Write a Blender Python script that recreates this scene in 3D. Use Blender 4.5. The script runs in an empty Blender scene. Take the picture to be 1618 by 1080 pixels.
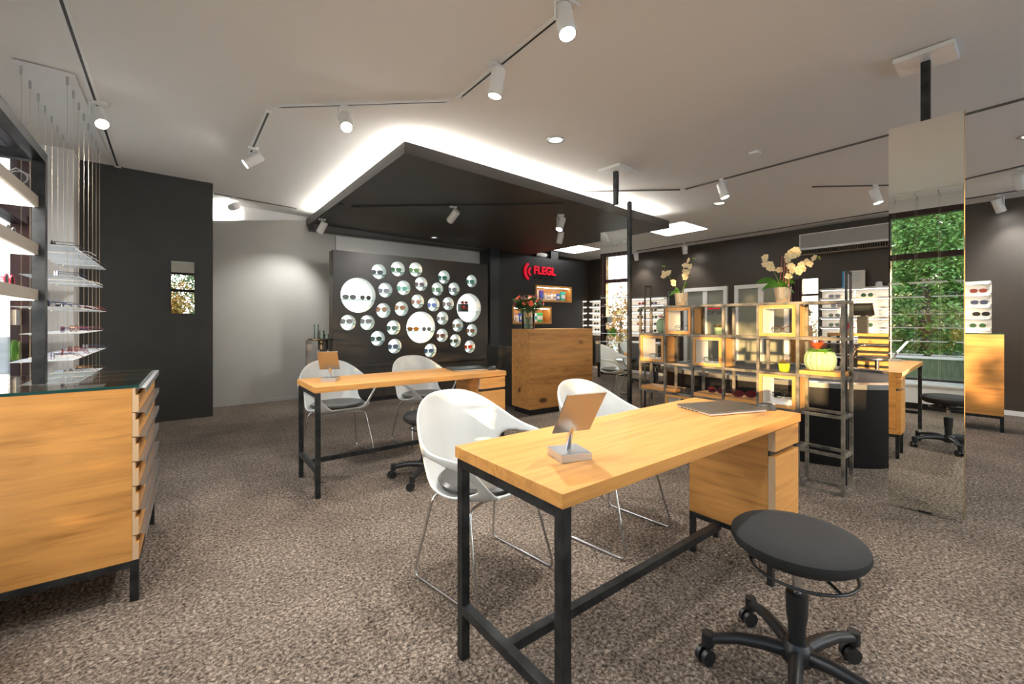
import bpy, math, random
from mathutils import Vector, Matrix, Euler
random.seed(7)
R = math.radians
S = bpy.context.scene
COL = S.collection

# ------------------------------------------------------------------ camera, sky, sun, exposure
YAW = R(52.3)
FX, FY = math.cos(YAW), math.sin(YAW)          # viewing direction in the floor plan
HC = 1.2                                        # camera height
cam = bpy.data.cameras.new('camera'); camo = bpy.data.objects.new('camera', cam); COL.objects.link(camo)
camo.location = (0, 0, HC); camo.rotation_euler = (R(90), 0, YAW - R(90))
cam.sensor_width = 36; cam.lens = 683 / 1618 * 36; cam.shift_y = -33 / 1618; cam.clip_start = .05; cam.clip_end = 300
S.camera = camo
S.view_settings.view_transform = 'Standard'; S.view_settings.look = 'None'
S.view_settings.gamma = 1; S.view_settings.use_curve_mapping = False
S.view_settings.exposure = 1.42
S.cycles.max_bounces = 10; S.cycles.diffuse_bounces = 5; S.cycles.glossy_bounces = 5
S.cycles.transparent_max_bounces = 24; S.cycles.sample_clamp_indirect = 6

W = bpy.data.worlds.new('world'); S.world = W; W.use_nodes = True
wn = W.node_tree.nodes; wl = W.node_tree.links; wn.clear()
wo = wn.new('ShaderNodeOutputWorld'); bg = wn.new('ShaderNodeBackground')
tc = wn.new('ShaderNodeTexCoord'); sp = wn.new('ShaderNodeSeparateXYZ'); cr = wn.new('ShaderNodeValToRGB')
cr.color_ramp.elements[0].position = 0.0; cr.color_ramp.elements[0].color = (.95, .80, .62, 1)
cr.color_ramp.elements[1].position = .55; cr.color_ramp.elements[1].color = (.22, .42, .75, 1)
nz = wn.new('ShaderNodeTexNoise'); nz.inputs['Scale'].default_value = 3.2; nz.inputs['Detail'].default_value = 6
mp = wn.new('ShaderNodeMapping'); mp.inputs['Scale'].default_value = (1, 1, 3)
cr2 = wn.new('ShaderNodeValToRGB'); cr2.color_ramp.elements[0].position = .47; cr2.color_ramp.elements[1].position = .62
mx = wn.new('ShaderNodeMix'); mx.data_type = 'RGBA'; mx.inputs[7].default_value = (.95, .93, .9, 1)
wl.new(tc.outputs['Generated'], sp.inputs[0]); wl.new(sp.outputs['Z'], cr.inputs[0])
wl.new(tc.outputs['Generated'], mp.inputs[0]); wl.new(mp.outputs[0], nz.inputs['Vector']); wl.new(nz.outputs[0], cr2.inputs[0])
wl.new(cr2.outputs[0], mx.inputs[0]); wl.new(cr.outputs[0], mx.inputs[6]); wl.new(mx.outputs[2], bg.inputs[0])
bg.inputs[1].default_value = 2.6; wl.new(bg.outputs[0], wo.inputs[0])

SUN_AZ, SUN_EL = R(22), R(5.2)
sun = bpy.data.lights.new('sun', 'SUN'); suno = bpy.data.objects.new('sun', sun); COL.objects.link(suno)
sun.energy = 5.6; sun.color = (1.0, .62, .28); sun.angle = R(.6)
sdir = Vector((math.cos(SUN_AZ) * math.cos(SUN_EL), math.sin(SUN_AZ) * math.cos(SUN_EL), -math.sin(SUN_EL)))
suno.rotation_euler = sdir.to_track_quat('-Z', 'Y').to_euler()

# brightness of the lamps the room has
SPOT_W = 11.0; COVE_W = 9.0; PANEL_W = 6.0
WARM = (1.0, .97, .925); COOL = (.92, .97, 1.0)

def ceil_z(x, y=0): return 2.945 - .0215 * x
def rayd(px, py):
    a = (px - 809) / 683
    return Vector((FX + a * FY, FY - a * FX, (507 - py) / 683))
def at_z(px, py, z): d = rayd(px, py); k = (z - HC) / d.z; return Vector((d.x * k, d.y * k, z))
def at_x(px, py, x): d = rayd(px, py); k = x / d.x; return Vector((x, d.y * k, HC + d.z * k))
def at_y(px, py, y): d = rayd(px, py); k = y / d.y; return Vector((d.x * k, y, HC + d.z * k))
def at_c(px, py, off=0):
    d = rayd(px, py); k = (2.945 - off - HC) / (d.z + .0215 * d.x); return Vector((d.x * k, d.y * k, HC + d.z * k))

# ------------------------------------------------------------------ materials
MATS = {}
def mat(name, col=(.5, .5, .5), rough=.5, metal=0, emit=None, es=1.0, spec=.5, **kw):
    if name in MATS: return MATS[name]
    m = bpy.data.materials.new(name); m.use_nodes = True
    b = m.node_tree.nodes['Principled BSDF']
    b.inputs['Base Color'].default_value = (*col, 1); b.inputs['Roughness'].default_value = rough
    b.inputs['Metallic'].default_value = metal; b.inputs['Specular IOR Level'].default_value = spec
    if emit: b.inputs['Emission Color'].default_value = (*emit, 1); b.inputs['Emission Strength'].default_value = es
    for k, v in kw.items(): b.inputs[k.replace('_', ' ')].default_value = v
    MATS[name] = m
    return m
def nodes(m): return m.node_tree.nodes, m.node_tree.links, m.node_tree.nodes['Principled BSDF']
def add_noise_color(m, c1, c2, scale=(1, 1, 1), nscale=5, detail=4, lo=.35, hi=.65, bump=0, bscale=None, coord='Object', bdist=.01):
    n, l, b = nodes(m)
    t = n.new('ShaderNodeTexCoord'); mp = n.new('ShaderNodeMapping'); mp.inputs['Scale'].default_value = scale
    z = n.new('ShaderNodeTexNoise'); z.inputs['Scale'].default_value = nscale; z.inputs['Detail'].default_value = detail
    r = n.new('ShaderNodeValToRGB'); r.color_ramp.elements[0].position = lo; r.color_ramp.elements[1].position = hi
    r.color_ramp.elements[0].color = (*c1, 1); r.color_ramp.elements[1].color = (*c2, 1)
    l.new(t.outputs[coord], mp.inputs[0]); l.new(mp.outputs[0], z.inputs['Vector']); l.new(z.outputs[0], r.inputs[0]); l.new(r.outputs[0], b.inputs['Base Color'])
    if bump:
        z2 = z
        if bscale:
            z2 = n.new('ShaderNodeTexNoise'); z2.inputs['Scale'].default_value = bscale; z2.inputs['Detail'].default_value = 3
            l.new(mp.outputs[0], z2.inputs['Vector'])
        bp = n.new('ShaderNodeBump'); bp.inputs['Strength'].default_value = bump; bp.inputs['Distance'].default_value = bdist
        l.new(z2.outputs[0], bp.inputs['Height']); l.new(bp.outputs[0], b.inputs['Normal'])
    return m

def oak(name, axis='X', dark=(.36, .155, .036), light=(.66, .315, .083), knots=.5, rough=.42, kscale=2.2):
    """long-grained oak veneer, grain running along the given object axis"""
    if name in MATS: return MATS[name]
    m = mat(name, light, rough); n, l, b = nodes(m)
    t = n.new('ShaderNodeTexCoord'); mp = n.new('ShaderNodeMapping')
    s = {'X': (.7, 9, 9), 'Y': (9, .7, 9), 'Z': (9, 9, .7)}[axis]; mp.inputs['Scale'].default_value = s
    w = n.new('ShaderNodeTexNoise'); w.inputs['Scale'].default_value = 1.3; w.inputs['Detail'].default_value = 8; w.inputs['Distortion'].default_value = 1.2; w.inputs['Roughness'].default_value = .62
    g = n.new('ShaderNodeTexNoise'); g.inputs['Scale'].default_value = 9; g.inputs['Detail'].default_value = 5
    r = n.new('ShaderNodeValToRGB'); e = r.color_ramp.elements
    e[0].position = .30; e[0].color = (*dark, 1); e[1].position = .62; e[1].color = (*light, 1)
    mid = r.color_ramp.elements.new(.47); mid.color = tuple((a * .35 + c * .65) for a, c in zip(dark, light)) + (1,)
    l.new(t.outputs['Object'], mp.inputs[0]); l.new(mp.outputs[0], w.inputs['Vector']); l.new(mp.outputs[0], g.inputs['Vector'])
    am = n.new('ShaderNodeMath'); am.operation = 'MULTIPLY_ADD'; am.inputs[1].default_value = .25
    l.new(g.outputs[0], am.inputs[0]); l.new(w.outputs[0], am.inputs[2])
    sb = n.new('ShaderNodeMath'); sb.operation = 'SUBTRACT'; sb.inputs[1].default_value = .10
    l.new(am.outputs[0], sb.inputs[0]); l.new(sb.outputs[0], r.inputs[0])
    # knots
    mk = n.new('ShaderNodeMapping'); ks = {'X': (.55, 1, 1), 'Y': (1, .55, 1), 'Z': (1, 1, .55)}[axis]; mk.inputs['Scale'].default_value = ks
    nd = n.new('ShaderNodeTexNoise'); nd.inputs['Scale'].default_value = 6
    va = n.new('ShaderNodeVectorMath'); va.operation = 'MULTIPLY_ADD'; va.inputs[1].default_value = (.05, .05, .05)
    l.new(t.outputs['Object'], mk.inputs[0]); l.new(mk.outputs[0], nd.inputs['Vector']); l.new(nd.outputs['Color'], va.inputs[0]); l.new(mk.outputs[0], va.inputs[2])
    v = n.new('ShaderNodeTexVoronoi'); v.inputs['Scale'].default_value = kscale; l.new(va.outputs[0], v.inputs['Vector'])
    kr = n.new('ShaderNodeValToRGB'); kr.color_ramp.elements[0].position = .035 if kscale < 3 else .09; kr.color_ramp.elements[0].color = (knots, knots, knots, 1)
    kr.color_ramp.elements[1].position = .10 if kscale < 3 else .20; kr.color_ramp.elements[1].color = (0, 0, 0, 1)
    l.new(v.outputs['Distance'], kr.inputs[0])
    mxx = n.new('ShaderNodeMix'); mxx.data_type = 'RGBA'; mxx.inputs[7].default_value = (.10, .035, .012, 1)
    l.new(kr.outputs[0], mxx.inputs[0]); l.new(r.outputs[0], mxx.inputs[6]); l.new(mxx.outputs[2], b.inputs['Base Color'])
    bp = n.new('ShaderNodeBump'); bp.inputs['Strength'].default_value = .12; bp.inputs['Distance'].default_value = .004
    l.new(sb.outputs[0], bp.inputs['Height']); l.new(bp.outputs[0], b.inputs['Normal'])
    return m

def glassy(name, tint=(.9, .97, .95), refl=.5, rough=0.02, body=None, bodymix=0.0):
    if name in MATS: return MATS[name]
    m = bpy.data.materials.new(name); m.use_nodes = True; n = m.node_tree.nodes; l = m.node_tree.links; n.clear()
    o = n.new('ShaderNodeOutputMaterial'); t = n.new('ShaderNodeBsdfTransparent'); t.inputs[0].default_value = (*tint, 1)
    g = n.new('ShaderNodeBsdfGlossy'); g.inputs['Roughness'].default_value = rough; g.inputs[0].default_value = (1, 1, 1, 1)
    f = n.new('ShaderNodeFresnel'); f.inputs[0].default_value = 1.45
    k = n.new('ShaderNodeMath'); k.operation = 'MULTIPLY'; k.inputs[1].default_value = refl * 2
    s = n.new('ShaderNodeMixShader'); l.new(f.outputs[0], k.inputs[0]); l.new(k.outputs[0], s.inputs[0])
    l.new(t.outputs[0], s.inputs[1]); l.new(g.outputs[0], s.inputs[2])
    out = s
    if bodymix:
        d = n.new('ShaderNodeBsdfDiffuse'); d.inputs[0].default_value = (*(body or (.9, .95, .95)), 1)
        s2 = n.new('ShaderNodeMixShader'); s2.inputs[0].default_value = bodymix
        l.new(s.outputs[0], s2.inputs[1]); l.new(d.outputs[0], s2.inputs[2]); out = s2
    l.new(out.outputs[0], o.inputs[0]); MATS[name] = m
    return m

M_ceil = add_noise_color(mat('ceiling_paint', (.80, .78, .745), .92), (.79, .77, .735), (.81, .79, .755), nscale=.6, lo=.3, hi=.7)
M_white = add_noise_color(mat('white_wall_paint', (.66, .655, .64), .9), (.64, .635, .62), (.68, .675, .66), nscale=2)
M_grey = add_noise_color(mat('light_grey_wall_paint', (.43, .425, .40), .9), (.42, .415, .39), (.44, .435, .41), nscale=2)
M_anth = add_noise_color(mat('anthracite_wall_paint', (.030, .030, .028), .6), (.028, .028, .026), (.033, .033, .031), nscale=3)
M_brown = add_noise_color(mat('dark_brown_wall_paint', (.052, .040, .030), .45), (.048, .037, .028), (.058, .045, .034), nscale=2)
M_canopy = add_noise_color(mat('charcoal_canopy_paint', (.055, .050, .044), .5), (.052, .047, .041), (.06, .054, .048), nscale=2)
M_black = mat('black_panel_paint', (.012, .012, .013), .45)
M_darkpanel = add_noise_color(mat('dark_display_panel', (.026, .024, .021), .45), (.024, .022, .02), (.029, .026, .023), nscale=3)
M_steel = add_noise_color(mat('black_steel', (.028, .031, .033), .36, .6), (.018, .021, .023), (.05, .053, .055), nscale=14, bump=.04)
M_rsteel = add_noise_color(mat('raw_dark_steel', (.2, .19, .165), .40, .35), (.05, .054, .053), (.28, .245, .19), nscale=9, detail=6)
M_chrome = mat('chrome', (.62, .63, .64), .14, 1)
M_alu = mat('brushed_aluminium', (.52, .53, .54), .34, .9)
M_mirror = mat('mirror_glass', (.86, .88, .84), .0, 1)
M_whitem = mat('white_lacquer_metal', (.78, .78, .76), .35)
M_shell = mat('white_plastic_shell', (.60, .62, .61), .28, Coat_Weight=.3)
M_cush = mat('dark_leather_cushion', (.045, .043, .04), .28)
M_fabric = add_noise_color(mat('black_stool_fabric', (.018, .018, .018), .9), (.014, .014, .014), (.024, .024, .024), nscale=400, bump=.2)
M_plast = mat('black_plastic', (.016, .017, .018), .38)
M_glass = glassy('clear_glass', (.93, .97, .96), .5)
M_winglass = glassy('window_glass', (.96, .98, .975), .35)
M_topglass = glassy('cabinet_glass_top', (.86, .93, .91), .45)
M_shelfglass = glassy('frosted_glass_shelf', (.80, .88, .90), .5, .1, (.9, .93, .95), .75)
M_teal = mat('green_glass_edge', (.008, .05, .042), .15)
M_frame = add_noise_color(mat('wine_red_window_frame', (.022, .005, .008), .4), (.02, .004, .007), (.025, .006, .009), nscale=4)
M_ledw = mat('white_led_face', (.9, .9, .9), .5, emit=(1, .97, .92), es=2.4)
M_ledstrip = mat('shelf_led_strip', (.9, .9, .9), .5, emit=(1, .96, .9), es=5)
M_cove = mat('cove_led_strip', (.9, .9, .9), .5, emit=(1, .965, .90), es=30)
M_lampface = mat('spotlight_lens', (.9, .9, .9), .3, emit=(1, .96, .9), es=22)
M_niche = mat('backlit_niche_panel', (.9, .92, .9), .5, emit=(.93, 1, .97), es=.36)
M_nlin = mat('white_niche_lining', (.85, .87, .86), .5)
M_taupe = mat('taupe_shelf_edge', (.42, .385, .34), .5)
M_whitelac = mat('white_lacquer', (.80, .79, .76), .4)
M_cream = mat('cream_rack_back', (.62, .58, .52), .6)
M_carpet = mat('loop_pile_carpet', (.16, .125, .10), 1.0, spec=.1)
def carpet_nodes():
    n, l, b = nodes(M_carpet)
    t = n.new('ShaderNodeTexCoord')
    a = n.new('ShaderNodeTexNoise'); a.inputs['Scale'].default_value = 78; a.inputs['Detail'].default_value = 3; a.inputs['Roughness'].default_value = .7; a.inputs['Distortion'].default_value = .6
    v = n.new('ShaderNodeTexVoronoi'); v.inputs['Scale'].default_value = 60
    c = n.new('ShaderNodeTexNoise'); c.inputs['Scale'].default_value = 2.2; c.inputs['Detail'].default_value = 5
    r = n.new('ShaderNodeValToRGB'); e = r.color_ramp.elements
    e[0].position = .34; e[0].color = (.06, .046, .038, 1); e[1].position = .68; e[1].color = (.56, .46, .375, 1)
    md = r.color_ramp.elements.new(.5); md.color = (.235, .188, .148, 1)
    mu = n.new('ShaderNodeMix'); mu.data_type = 'RGBA'; mu.blend_type = 'MULTIPLY'; mu.inputs[0].default_value = 1
    r2 = n.new('ShaderNodeValToRGB'); r2.color_ramp.elements[0].position = .35; r2.color_ramp.elements[0].color = (.82, .82, .82, 1); r2.color_ramp.elements[1].position = .65; r2.color_ramp.elements[1].color = (1.1, 1.1, 1.1, 1)
    for x in (a, v, c): l.new(t.outputs['Object'], x.inputs['Vector'])
    l.new(a.outputs[0], r.inputs[0]); l.new(c.outputs[0], r2.inputs[0]); l.new(r.outputs[0], mu.inputs[6]); l.new(r2.outputs[0], mu.inputs[7])
    l.new(mu.outputs[2], b.inputs['Base Color'])
    bp = n.new('ShaderNodeBump'); bp.inputs['Strength'].default_value = 1; bp.inputs['Distance'].default_value = .02
    ad = n.new('ShaderNodeMath'); ad.operation = 'SUBTRACT'; l.new(a.outputs[0], ad.inputs[0]); l.new(v.outputs['Distance'], ad.inputs[1])
    l.new(ad.outputs[0], bp.inputs['Height']); l.new(bp.outputs[0], b.inputs['Normal'])
carpet_nodes()
OAKX = oak('oak_grain_x', 'X'); OAKY = oak('oak_grain_y', 'Y')
OAKR = oak('knotty_oak', 'X', (.32, .14, .034), (.64, .31, .09), .95, .45, 4.2)
OAKC = oak('cube_oak', 'Z', (.42, .19, .05), (.58, .29, .085), .2)
M_ply = mat('pale_drawer_edge', (.62, .43, .26), .5)

# ------------------------------------------------------------------ mesh builder
class MB:
    def __init__(s): s.v = []; s.f = []; s.mi = []; s.cur = 0; s.X = None
    def add(s, vs, fs):
        o = len(s.v)
        if s.X is not None: vs = [s.X @ Vector(v) for v in vs]
        s.v += [tuple(v) for v in vs]; s.f += [tuple(i + o for i in f) for f in fs]; s.mi += [s.cur] * len(fs); return s
    def box(s, a, b):
        x0, y0, z0 = [min(p, q) for p, q in zip(a, b)]; x1, y1, z1 = [max(p, q) for p, q in zip(a, b)]
        return s.add([(x0, y0, z0), (x1, y0, z0), (x1, y1, z0), (x0, y1, z0), (x0, y0, z1), (x1, y0, z1), (x1, y1, z1), (x0, y1, z1)],
                     [(3, 2, 1, 0), (4, 5, 6, 7), (0, 1, 5, 4), (1, 2, 6, 5), (2, 3, 7, 6), (3, 0, 4, 7)])
    def cbox(s, c, d): return s.box([c[i] - d[i] / 2 for i in range(3)], [c[i] + d[i] / 2 for i in range(3)])
    def quad(s, *p): return s.add(p, [tuple(range(len(p)))])
    def prism(s, poly, z0, z1):
        """poly: list of (x,y); z0/z1 numbers or functions of (x,y)"""
        g = lambda z, p: z(*p) if callable(z) else z
        n = len(poly); vs = [(p[0], p[1], g(z0, p)) for p in poly] + [(p[0], p[1], g(z1, p)) for p in poly]
        fs = [tuple(range(n))[::-1], tuple(range(n, 2 * n))] + [(i, (i + 1) % n, n + (i + 1) % n, n + i) for i in range(n)]
        return s.add(vs, fs)
    def cyl(s, p0, p1, r0, r1=None, n=16, cap=True):
        r1 = r0 if r1 is None else r1
        p0, p1 = Vector(p0), Vector(p1); d = (p1 - p0).normalized()
        u = d.orthogonal().normalized(); w = d.cross(u)
        vs = []
        for p, r in ((p0, r0), (p1, r1)):
            vs += [p + (u * math.cos(2 * math.pi * i / n) + w * math.sin(2 * math.pi * i / n)) * r for i in range(n)]
        fs = [(i, (i + 1) % n, n + (i + 1) % n, n + i) for i in range(n)]
        if cap: fs += [tuple(range(n))[::-1], tuple(range(n, 2 * n))]
        return s.add(vs, fs)
    def tube(s, pts, r, n=10, closed=False, rad=None):
        pts = [Vector(p) for p in pts]; m = len(pts); vs = []; up = None
        for i, p in enumerate(pts):
            a = pts[i - 1] if (i or closed) else p; b = pts[(i + 1) % m] if (i < m - 1 or closed) else p
            t = (b - a).normalized()
            if up is None: up = t.orthogonal().normalized()
            up = (up - t * up.dot(t)).normalized(); w = t.cross(up); rr = rad[i] if rad else r
            vs += [p + (up * math.cos(2 * math.pi * k / n) + w * math.sin(2 * math.pi * k / n)) * rr for k in range(n)]
        fs = []
        for i in range(m if closed else m - 1):
            j = (i + 1) % m
            fs += [(i * n + k, i * n + (k + 1) % n, j * n + (k + 1) % n, j * n + k) for k in range(n)]
        if not closed: fs += [tuple(range(n))[::-1], tuple(range((m - 1) * n, m * n))]
        return s.add(vs, fs)
    def lathe(s, prof, c=(0, 0, 0), n=24, sx=1, sy=1, mod=None):
        vs = []; m = len(prof)
        for r, z in prof:
            for k in range(n):
                a = 2 * math.pi * k / n; rr = r * (mod(a, z) if mod else 1)
                vs.append((c[0] + rr * sx * math.cos(a), c[1] + rr * sy * math.sin(a), c[2] + z))
        fs = [(i * n + k, i * n + (k + 1) % n, (i + 1) * n + (k + 1) % n, (i + 1) * n + k) for i in range(m - 1) for k in range(n)]
        if prof[0][0] > 1e-4: fs.append(tuple(range(n))[::-1])
        if prof[-1][0] > 1e-4: fs.append(tuple(range((m - 1) * n, m * n)))
        return s.add(vs, fs)
    def build(s, name, m, parent=None, smooth=False, bevel=0, loc=None, rot=None):
        me = bpy.data.meshes.new(name); me.from_pydata(s.v, [], s.f)
        for mm in (m if isinstance(m, (list, tuple)) else [m]): me.materials.append(mm)
        for p, i in zip(me.polygons, s.mi): p.material_index = i
        o = bpy.data.objects.new(name, me); COL.objects.link(o)
        if parent: o.parent = parent
        if loc is not None: o.location = loc
        if rot is not None: o.rotation_euler = rot
        if smooth:
            for p in me.polygons: p.use_smooth = True
            me.set_sharp_from_angle(angle=R(40))
        if bevel:
            b = o.modifiers.new('bevel', 'BEVEL'); b.width = bevel; b.segments = 2; b.limit_method = 'ANGLE'; b.angle_limit = R(40)
        me.update()
        return o
def rounded(pts, r=.05, k=5):
    """a polyline with its inner corners rounded"""
    pts = [Vector(p) for p in pts]; out = [pts[0]]
    for a, b, c in zip(pts, pts[1:], pts[2:]):
        d = min(r, (a - b).length * .49, (c - b).length * .49)
        p, q = b + (a - b).normalized() * d, b + (c - b).normalized() * d
        for i in range(k + 1):
            t = i / k; out.append(p * (1 - t) ** 2 + b * 2 * t * (1 - t) + q * t * t)
    return out + [pts[-1]]
def tag(o, label, cat, group=None, kind=None):
    o['label'] = label; o['category'] = cat
    if group: o['group'] = group
    if kind: o['kind'] = kind
    return o
def thing(name, label, cat, loc=(0, 0, 0), rz=0, group=None):
    o = bpy.data.objects.new(name, None); COL.objects.link(o); o.empty_display_size = .1
    o.location = loc; o.rotation_euler = (0, 0, rz)
    return tag(o, label, cat, group)
def struct(o): o['kind'] = 'structure'; return o
def copy_thing(root, loc, rz=None, label=None, group=None, rot=None):
    r = root.copy(); COL.objects.link(r); r.location = loc
    if rz is not None: r.rotation_euler = (0, 0, rz)
    if rot is not None: r.rotation_euler = rot
    if label: r['label'] = label
    if group: r['group'] = group
    for ch in list(root.children):
        c = ch.copy(); COL.objects.link(c); c.parent = r
        for g in ch.children:
            d = g.copy(); COL.objects.link(d); d.parent = c
    return r
def aim(o, d): o.rotation_euler = Vector(d).to_track_quat('-Z', 'Y').to_euler()

# ------------------------------------------------------------------ the setting
X0, X1, YB, YD, YG, YF = -1.1, 8.4, -3.2, 6.63, 7.3, 7.65
struct(MB().box((X0 - .2, YB - .2, -.1), (X1 + .2, YF + .2, 0)).build('floor', M_carpet))
struct(MB().prism([(X0 - .2, YB - .2), (X1 + .2, YB - .2), (X1 + .2, YF + .2), (X0 - .2, YF + .2)], lambda x, y: ceil_z(x), lambda x, y: ceil_z(x) + .1).build('ceiling', M_ceil))
struct(MB().prism([(X1, YB), (X1 + .15, YB), (X1 + .15, YF), (X1, YF)], 0, lambda x, y: ceil_z(X1)).build('wall_right', M_brown))
struct(MB().prism([(4.95, YF), (X1, YF), (X1, YF + .15), (4.95, YF + .15)], 0, lambda x, y: ceil_z(x)).build('wall_far', M_brown))
struct(MB().prism([(-1.1, YF), (4.95, YF), (4.95, YF + .15), (-1.1, YF + .15)], 0, lambda x, y: ceil_z(x)).build('wall_far_white', M_white))
b = MB().prism([(-.855, YD), (.35, YD), (.35, YD + .12), (-.855, YD + .12)], 0, lambda x, y: ceil_z(x)); struct(b.build('wall_left_anthracite', M_anth))
# grey partition whose top edge slopes, with an end cheek under the canopy
m = MB(); m.add([(.30, YG, 0), (1.60, YG, 0), (1.60, YG, 2.775), (.30, YG, 2.585), (.30, YG + .12, 0), (1.60, YG + .12, 0), (1.60, YG + .12, 2.775), (.30, YG + .12, 2.585)],
      [(0, 1, 2, 3), (7, 6, 5, 4), (0, 4, 5, 1), (1, 5, 6, 2), (2, 6, 7, 3), (3, 7, 4, 0)])
m.box((1.60, YG, 0), (4.95, YG + .12, 2.70)); struct(m.build('wall_back_grey', M_grey))
struct(MB().prism([(-1.1, 6.30), (-.855, 6.30), (-.855, 6.66), (-1.1, 6.66)], 0, lambda x, y: ceil_z(x)).build('wall_left_pillar', M_white))
struct(MB().prism([(-1.25, 6.66), (-1.1, 6.66), (-1.1, YF), (-1.25, YF)], 0, lambda x, y: ceil_z(x)).build('wall_left_corner', M_white))
# black wall that carries the sign, the niches are real openings with boxes in them
NICHES = [(6.129, 7.234, 1.625, 1.987), (5.488, 6.595, 1.138, 1.52)]
m = MB(); xs = [5.02, 5.488, 6.129, 6.595, 7.234, 7.617]; zs = [0, 1.138, 1.52, 1.625, 1.987, 2.59]
for i in range(5):
    for j in range(5):
        cx, cz = (xs[i] + xs[i + 1]) / 2, (zs[j] + zs[j + 1]) / 2
        if any(a < cx < b_ and c < cz < d for a, b_, c, d in NICHES): continue
        m.box((xs[i], 7.1, zs[j]), (xs[i + 1], 7.4, zs[j + 1]))
struct(m.build('wall_black_sign', M_black))
struct(MB().box((4.80, 6.9, 0), (5.02, 7.3, 2.62)).build('wall_dark_reveal', mat('blue_black_panel', (.02, .026, .034), .3)))
# wall behind the camera with a window widened, unseen, to brighten the ceiling
m = MB(); ct = ceil_z
m.prism([(X0, YB - .15), (-.7, YB - .15), (-.7, YB), (X0, YB)], 0, lambda x, y: ct(x)); m.prism([(8.1, YB - .15), (X1, YB - .15), (X1, YB), (8.1, YB)], 0, lambda x, y: ct(x))
m.box((-.7, YB - .15, 0), (8.1, YB, .35)); m.prism([(-.7, YB - .15), (8.1, YB - .15), (8.1, YB), (-.7, YB)], 2.66, lambda x, y: ct(x))
struct(m.build('wall_behind', M_white))
m = MB(); m.box((-.7, YB - .1, .35), (8.1, YB - .03, .43)); m.box((-.7, YB - .1, 2.60), (8.1, YB - .03, 2.66)); xs_ = [-.7, .42, 1.7, 3.0, 4.3, 5.6, 6.85, 8.03]
for x in xs_: m.box((x, YB - .1, .43), (x + .07, YB - .03, 2.60))
m.box((-.7, YB - .1, 2.08), (8.1, YB - .03, 2.16)); wb = struct(m.build('window_2', M_frame))
for a, c in zip(xs_, xs_[1:]): MB().box((a + .07, YB - .07, .43), (c, YB - .064, 2.60)).build('window_pane', M_winglass, wb)
# window wall on the left
ys = [YB, -2.1, -1.0, .10, 1.35, 2.6, 3.8, 5.0, 6.0]
m = MB(); m.box((X0 - .12, YB, .30), (X0 - .0, 6.30, .37)); m.box((X0 - .12, YB, 2.72), (X0, 6.30, 2.80)); m.box((X0 - .12, YB, 2.10), (X0 - .01, 6.30, 2.18))
for y in ys: m.box((X0 - .12, y - .04, .37), (X0, y + .04, 2.72))
m.box((X0 - .12, 6.04, .37), (X0, 6.30, 2.72))  # solid frame panel widened to keep sun off the anthracite wall
wf = struct(m.build('window_1', M_frame)); 
for a, c in zip(ys, ys[1:]):
    m = MB(); m.box((X0 - .065, a + .04, .37), (X0 - .059, c - .04, 2.10)); m.box((X0 - .065, a + .04, 2.18), (X0 - .059, c - .04, 2.72)); m.build('window_pane', M_winglass, wf)
m = MB(); m.prism([(X0 - .12, YB), (X0, YB), (X0, 6.30), (X0 - .12, 6.30)], 2.80, lambda x, y: ct(x)); struct(m.build('wall_window_lintel', M_white))
m = MB(); m.box((X0 - .12, YB, 0), (X0, 6.30, .30)); struct(m.build('wall_window_apron', M_white))
for i, (ya, yb) in enumerate(((YB, 2.3), (3.5, 6.29))):
    m = MB(); m.box((X0, ya, .09), (X0 + .50, yb, .33)); m.box((X0, ya, .33), (X0 + .53, yb, .35)); struct(m.build('trim_%d' % (2 * i + 1), M_whitelac))
    m = MB(); m.box((X0, ya, 0), (X0 + .44, yb, .0899)); struct(m.build('trim_%d' % (2 * i + 2), M_plast))
# skirting
struct(MB().box((X1 - .015, YB, 0), (X1, YF, .06)).build('baseboard_right', M_whitelac))
m = MB(); m.box((.36, YG - .012, 0), (4.9, YG, .05)); struct(m.build('baseboard_back', M_grey))

# two framed glass doors in the brown wall
for i, (ya, yb, zt) in enumerate([(4.05, 4.95, 1.875), (2.99, 3.91, 1.875)]):
    m = MB(); w = .07
    m.box((X1 - .05, ya, 0), (X1, ya + w, zt)); m.box((X1 - .05, yb - w, 0), (X1, yb, zt)); m.box((X1 - .05, ya + w, zt - w), (X1, yb - w, zt))
    m.box((X1 - .045, ya + w, 0), (X1, yb - w, .10))
    d = struct(m.build('door_%d' % (i + 1), M_whitelac))
    MB().box((X1 - .02, ya + w, .10), (X1 - .008, yb - w, zt - w)).build('door_pane', mat('sage_glass_pane', (.25, .26, .21), .35), d)
    MB().box((X1 - .04, (ya + yb) / 2 - .05, .10), (X1 - .021, (ya + yb) / 2 + .04, zt - w)).build('door_stile', M_whitelac, d)

# ------------------------------------------------------------------ canopy with cove light
cp = [at_c(639.2, 222.6, .12), at_c(1057.8, 348.9, .12), None, at_c(483.5, 347.3, .12)]
cA, cB = cp[0], cp[1]; poly = [(cA.x, cA.y), (cB.x, cB.y), (cB.x, 7.29), (cA.x, 7.29)]
canopy = thing('ceiling_canopy', 'large charcoal suspended ceiling canopy with glowing edge above the back counter', 'canopy', (cA.x, cA.y, 2.7))
m = MB(); m.X = Matrix.Translation((-cA.x, -cA.y, -2.7)); m.prism(poly, lambda x, y: ct(x) - .23, lambda x, y: ct(x) - .12); m.build('canopy_panel', M_canopy, canopy)
m = MB(); m.X = Matrix.Translation((-cA.x, -cA.y, -2.7))
def lerp(a, b, t): return a + (b - a) * t
inn = .10; px0, py0 = cA.x + inn, cA.y + inn
m.prism([(px0, py0), (cB.x - .1, cB.y + inn), (cB.x - .1, cB.y + inn + .02), (px0, py0 + .02)], lambda x, y: ct(x) - .119, lambda x, y: ct(x) - .104)
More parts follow.
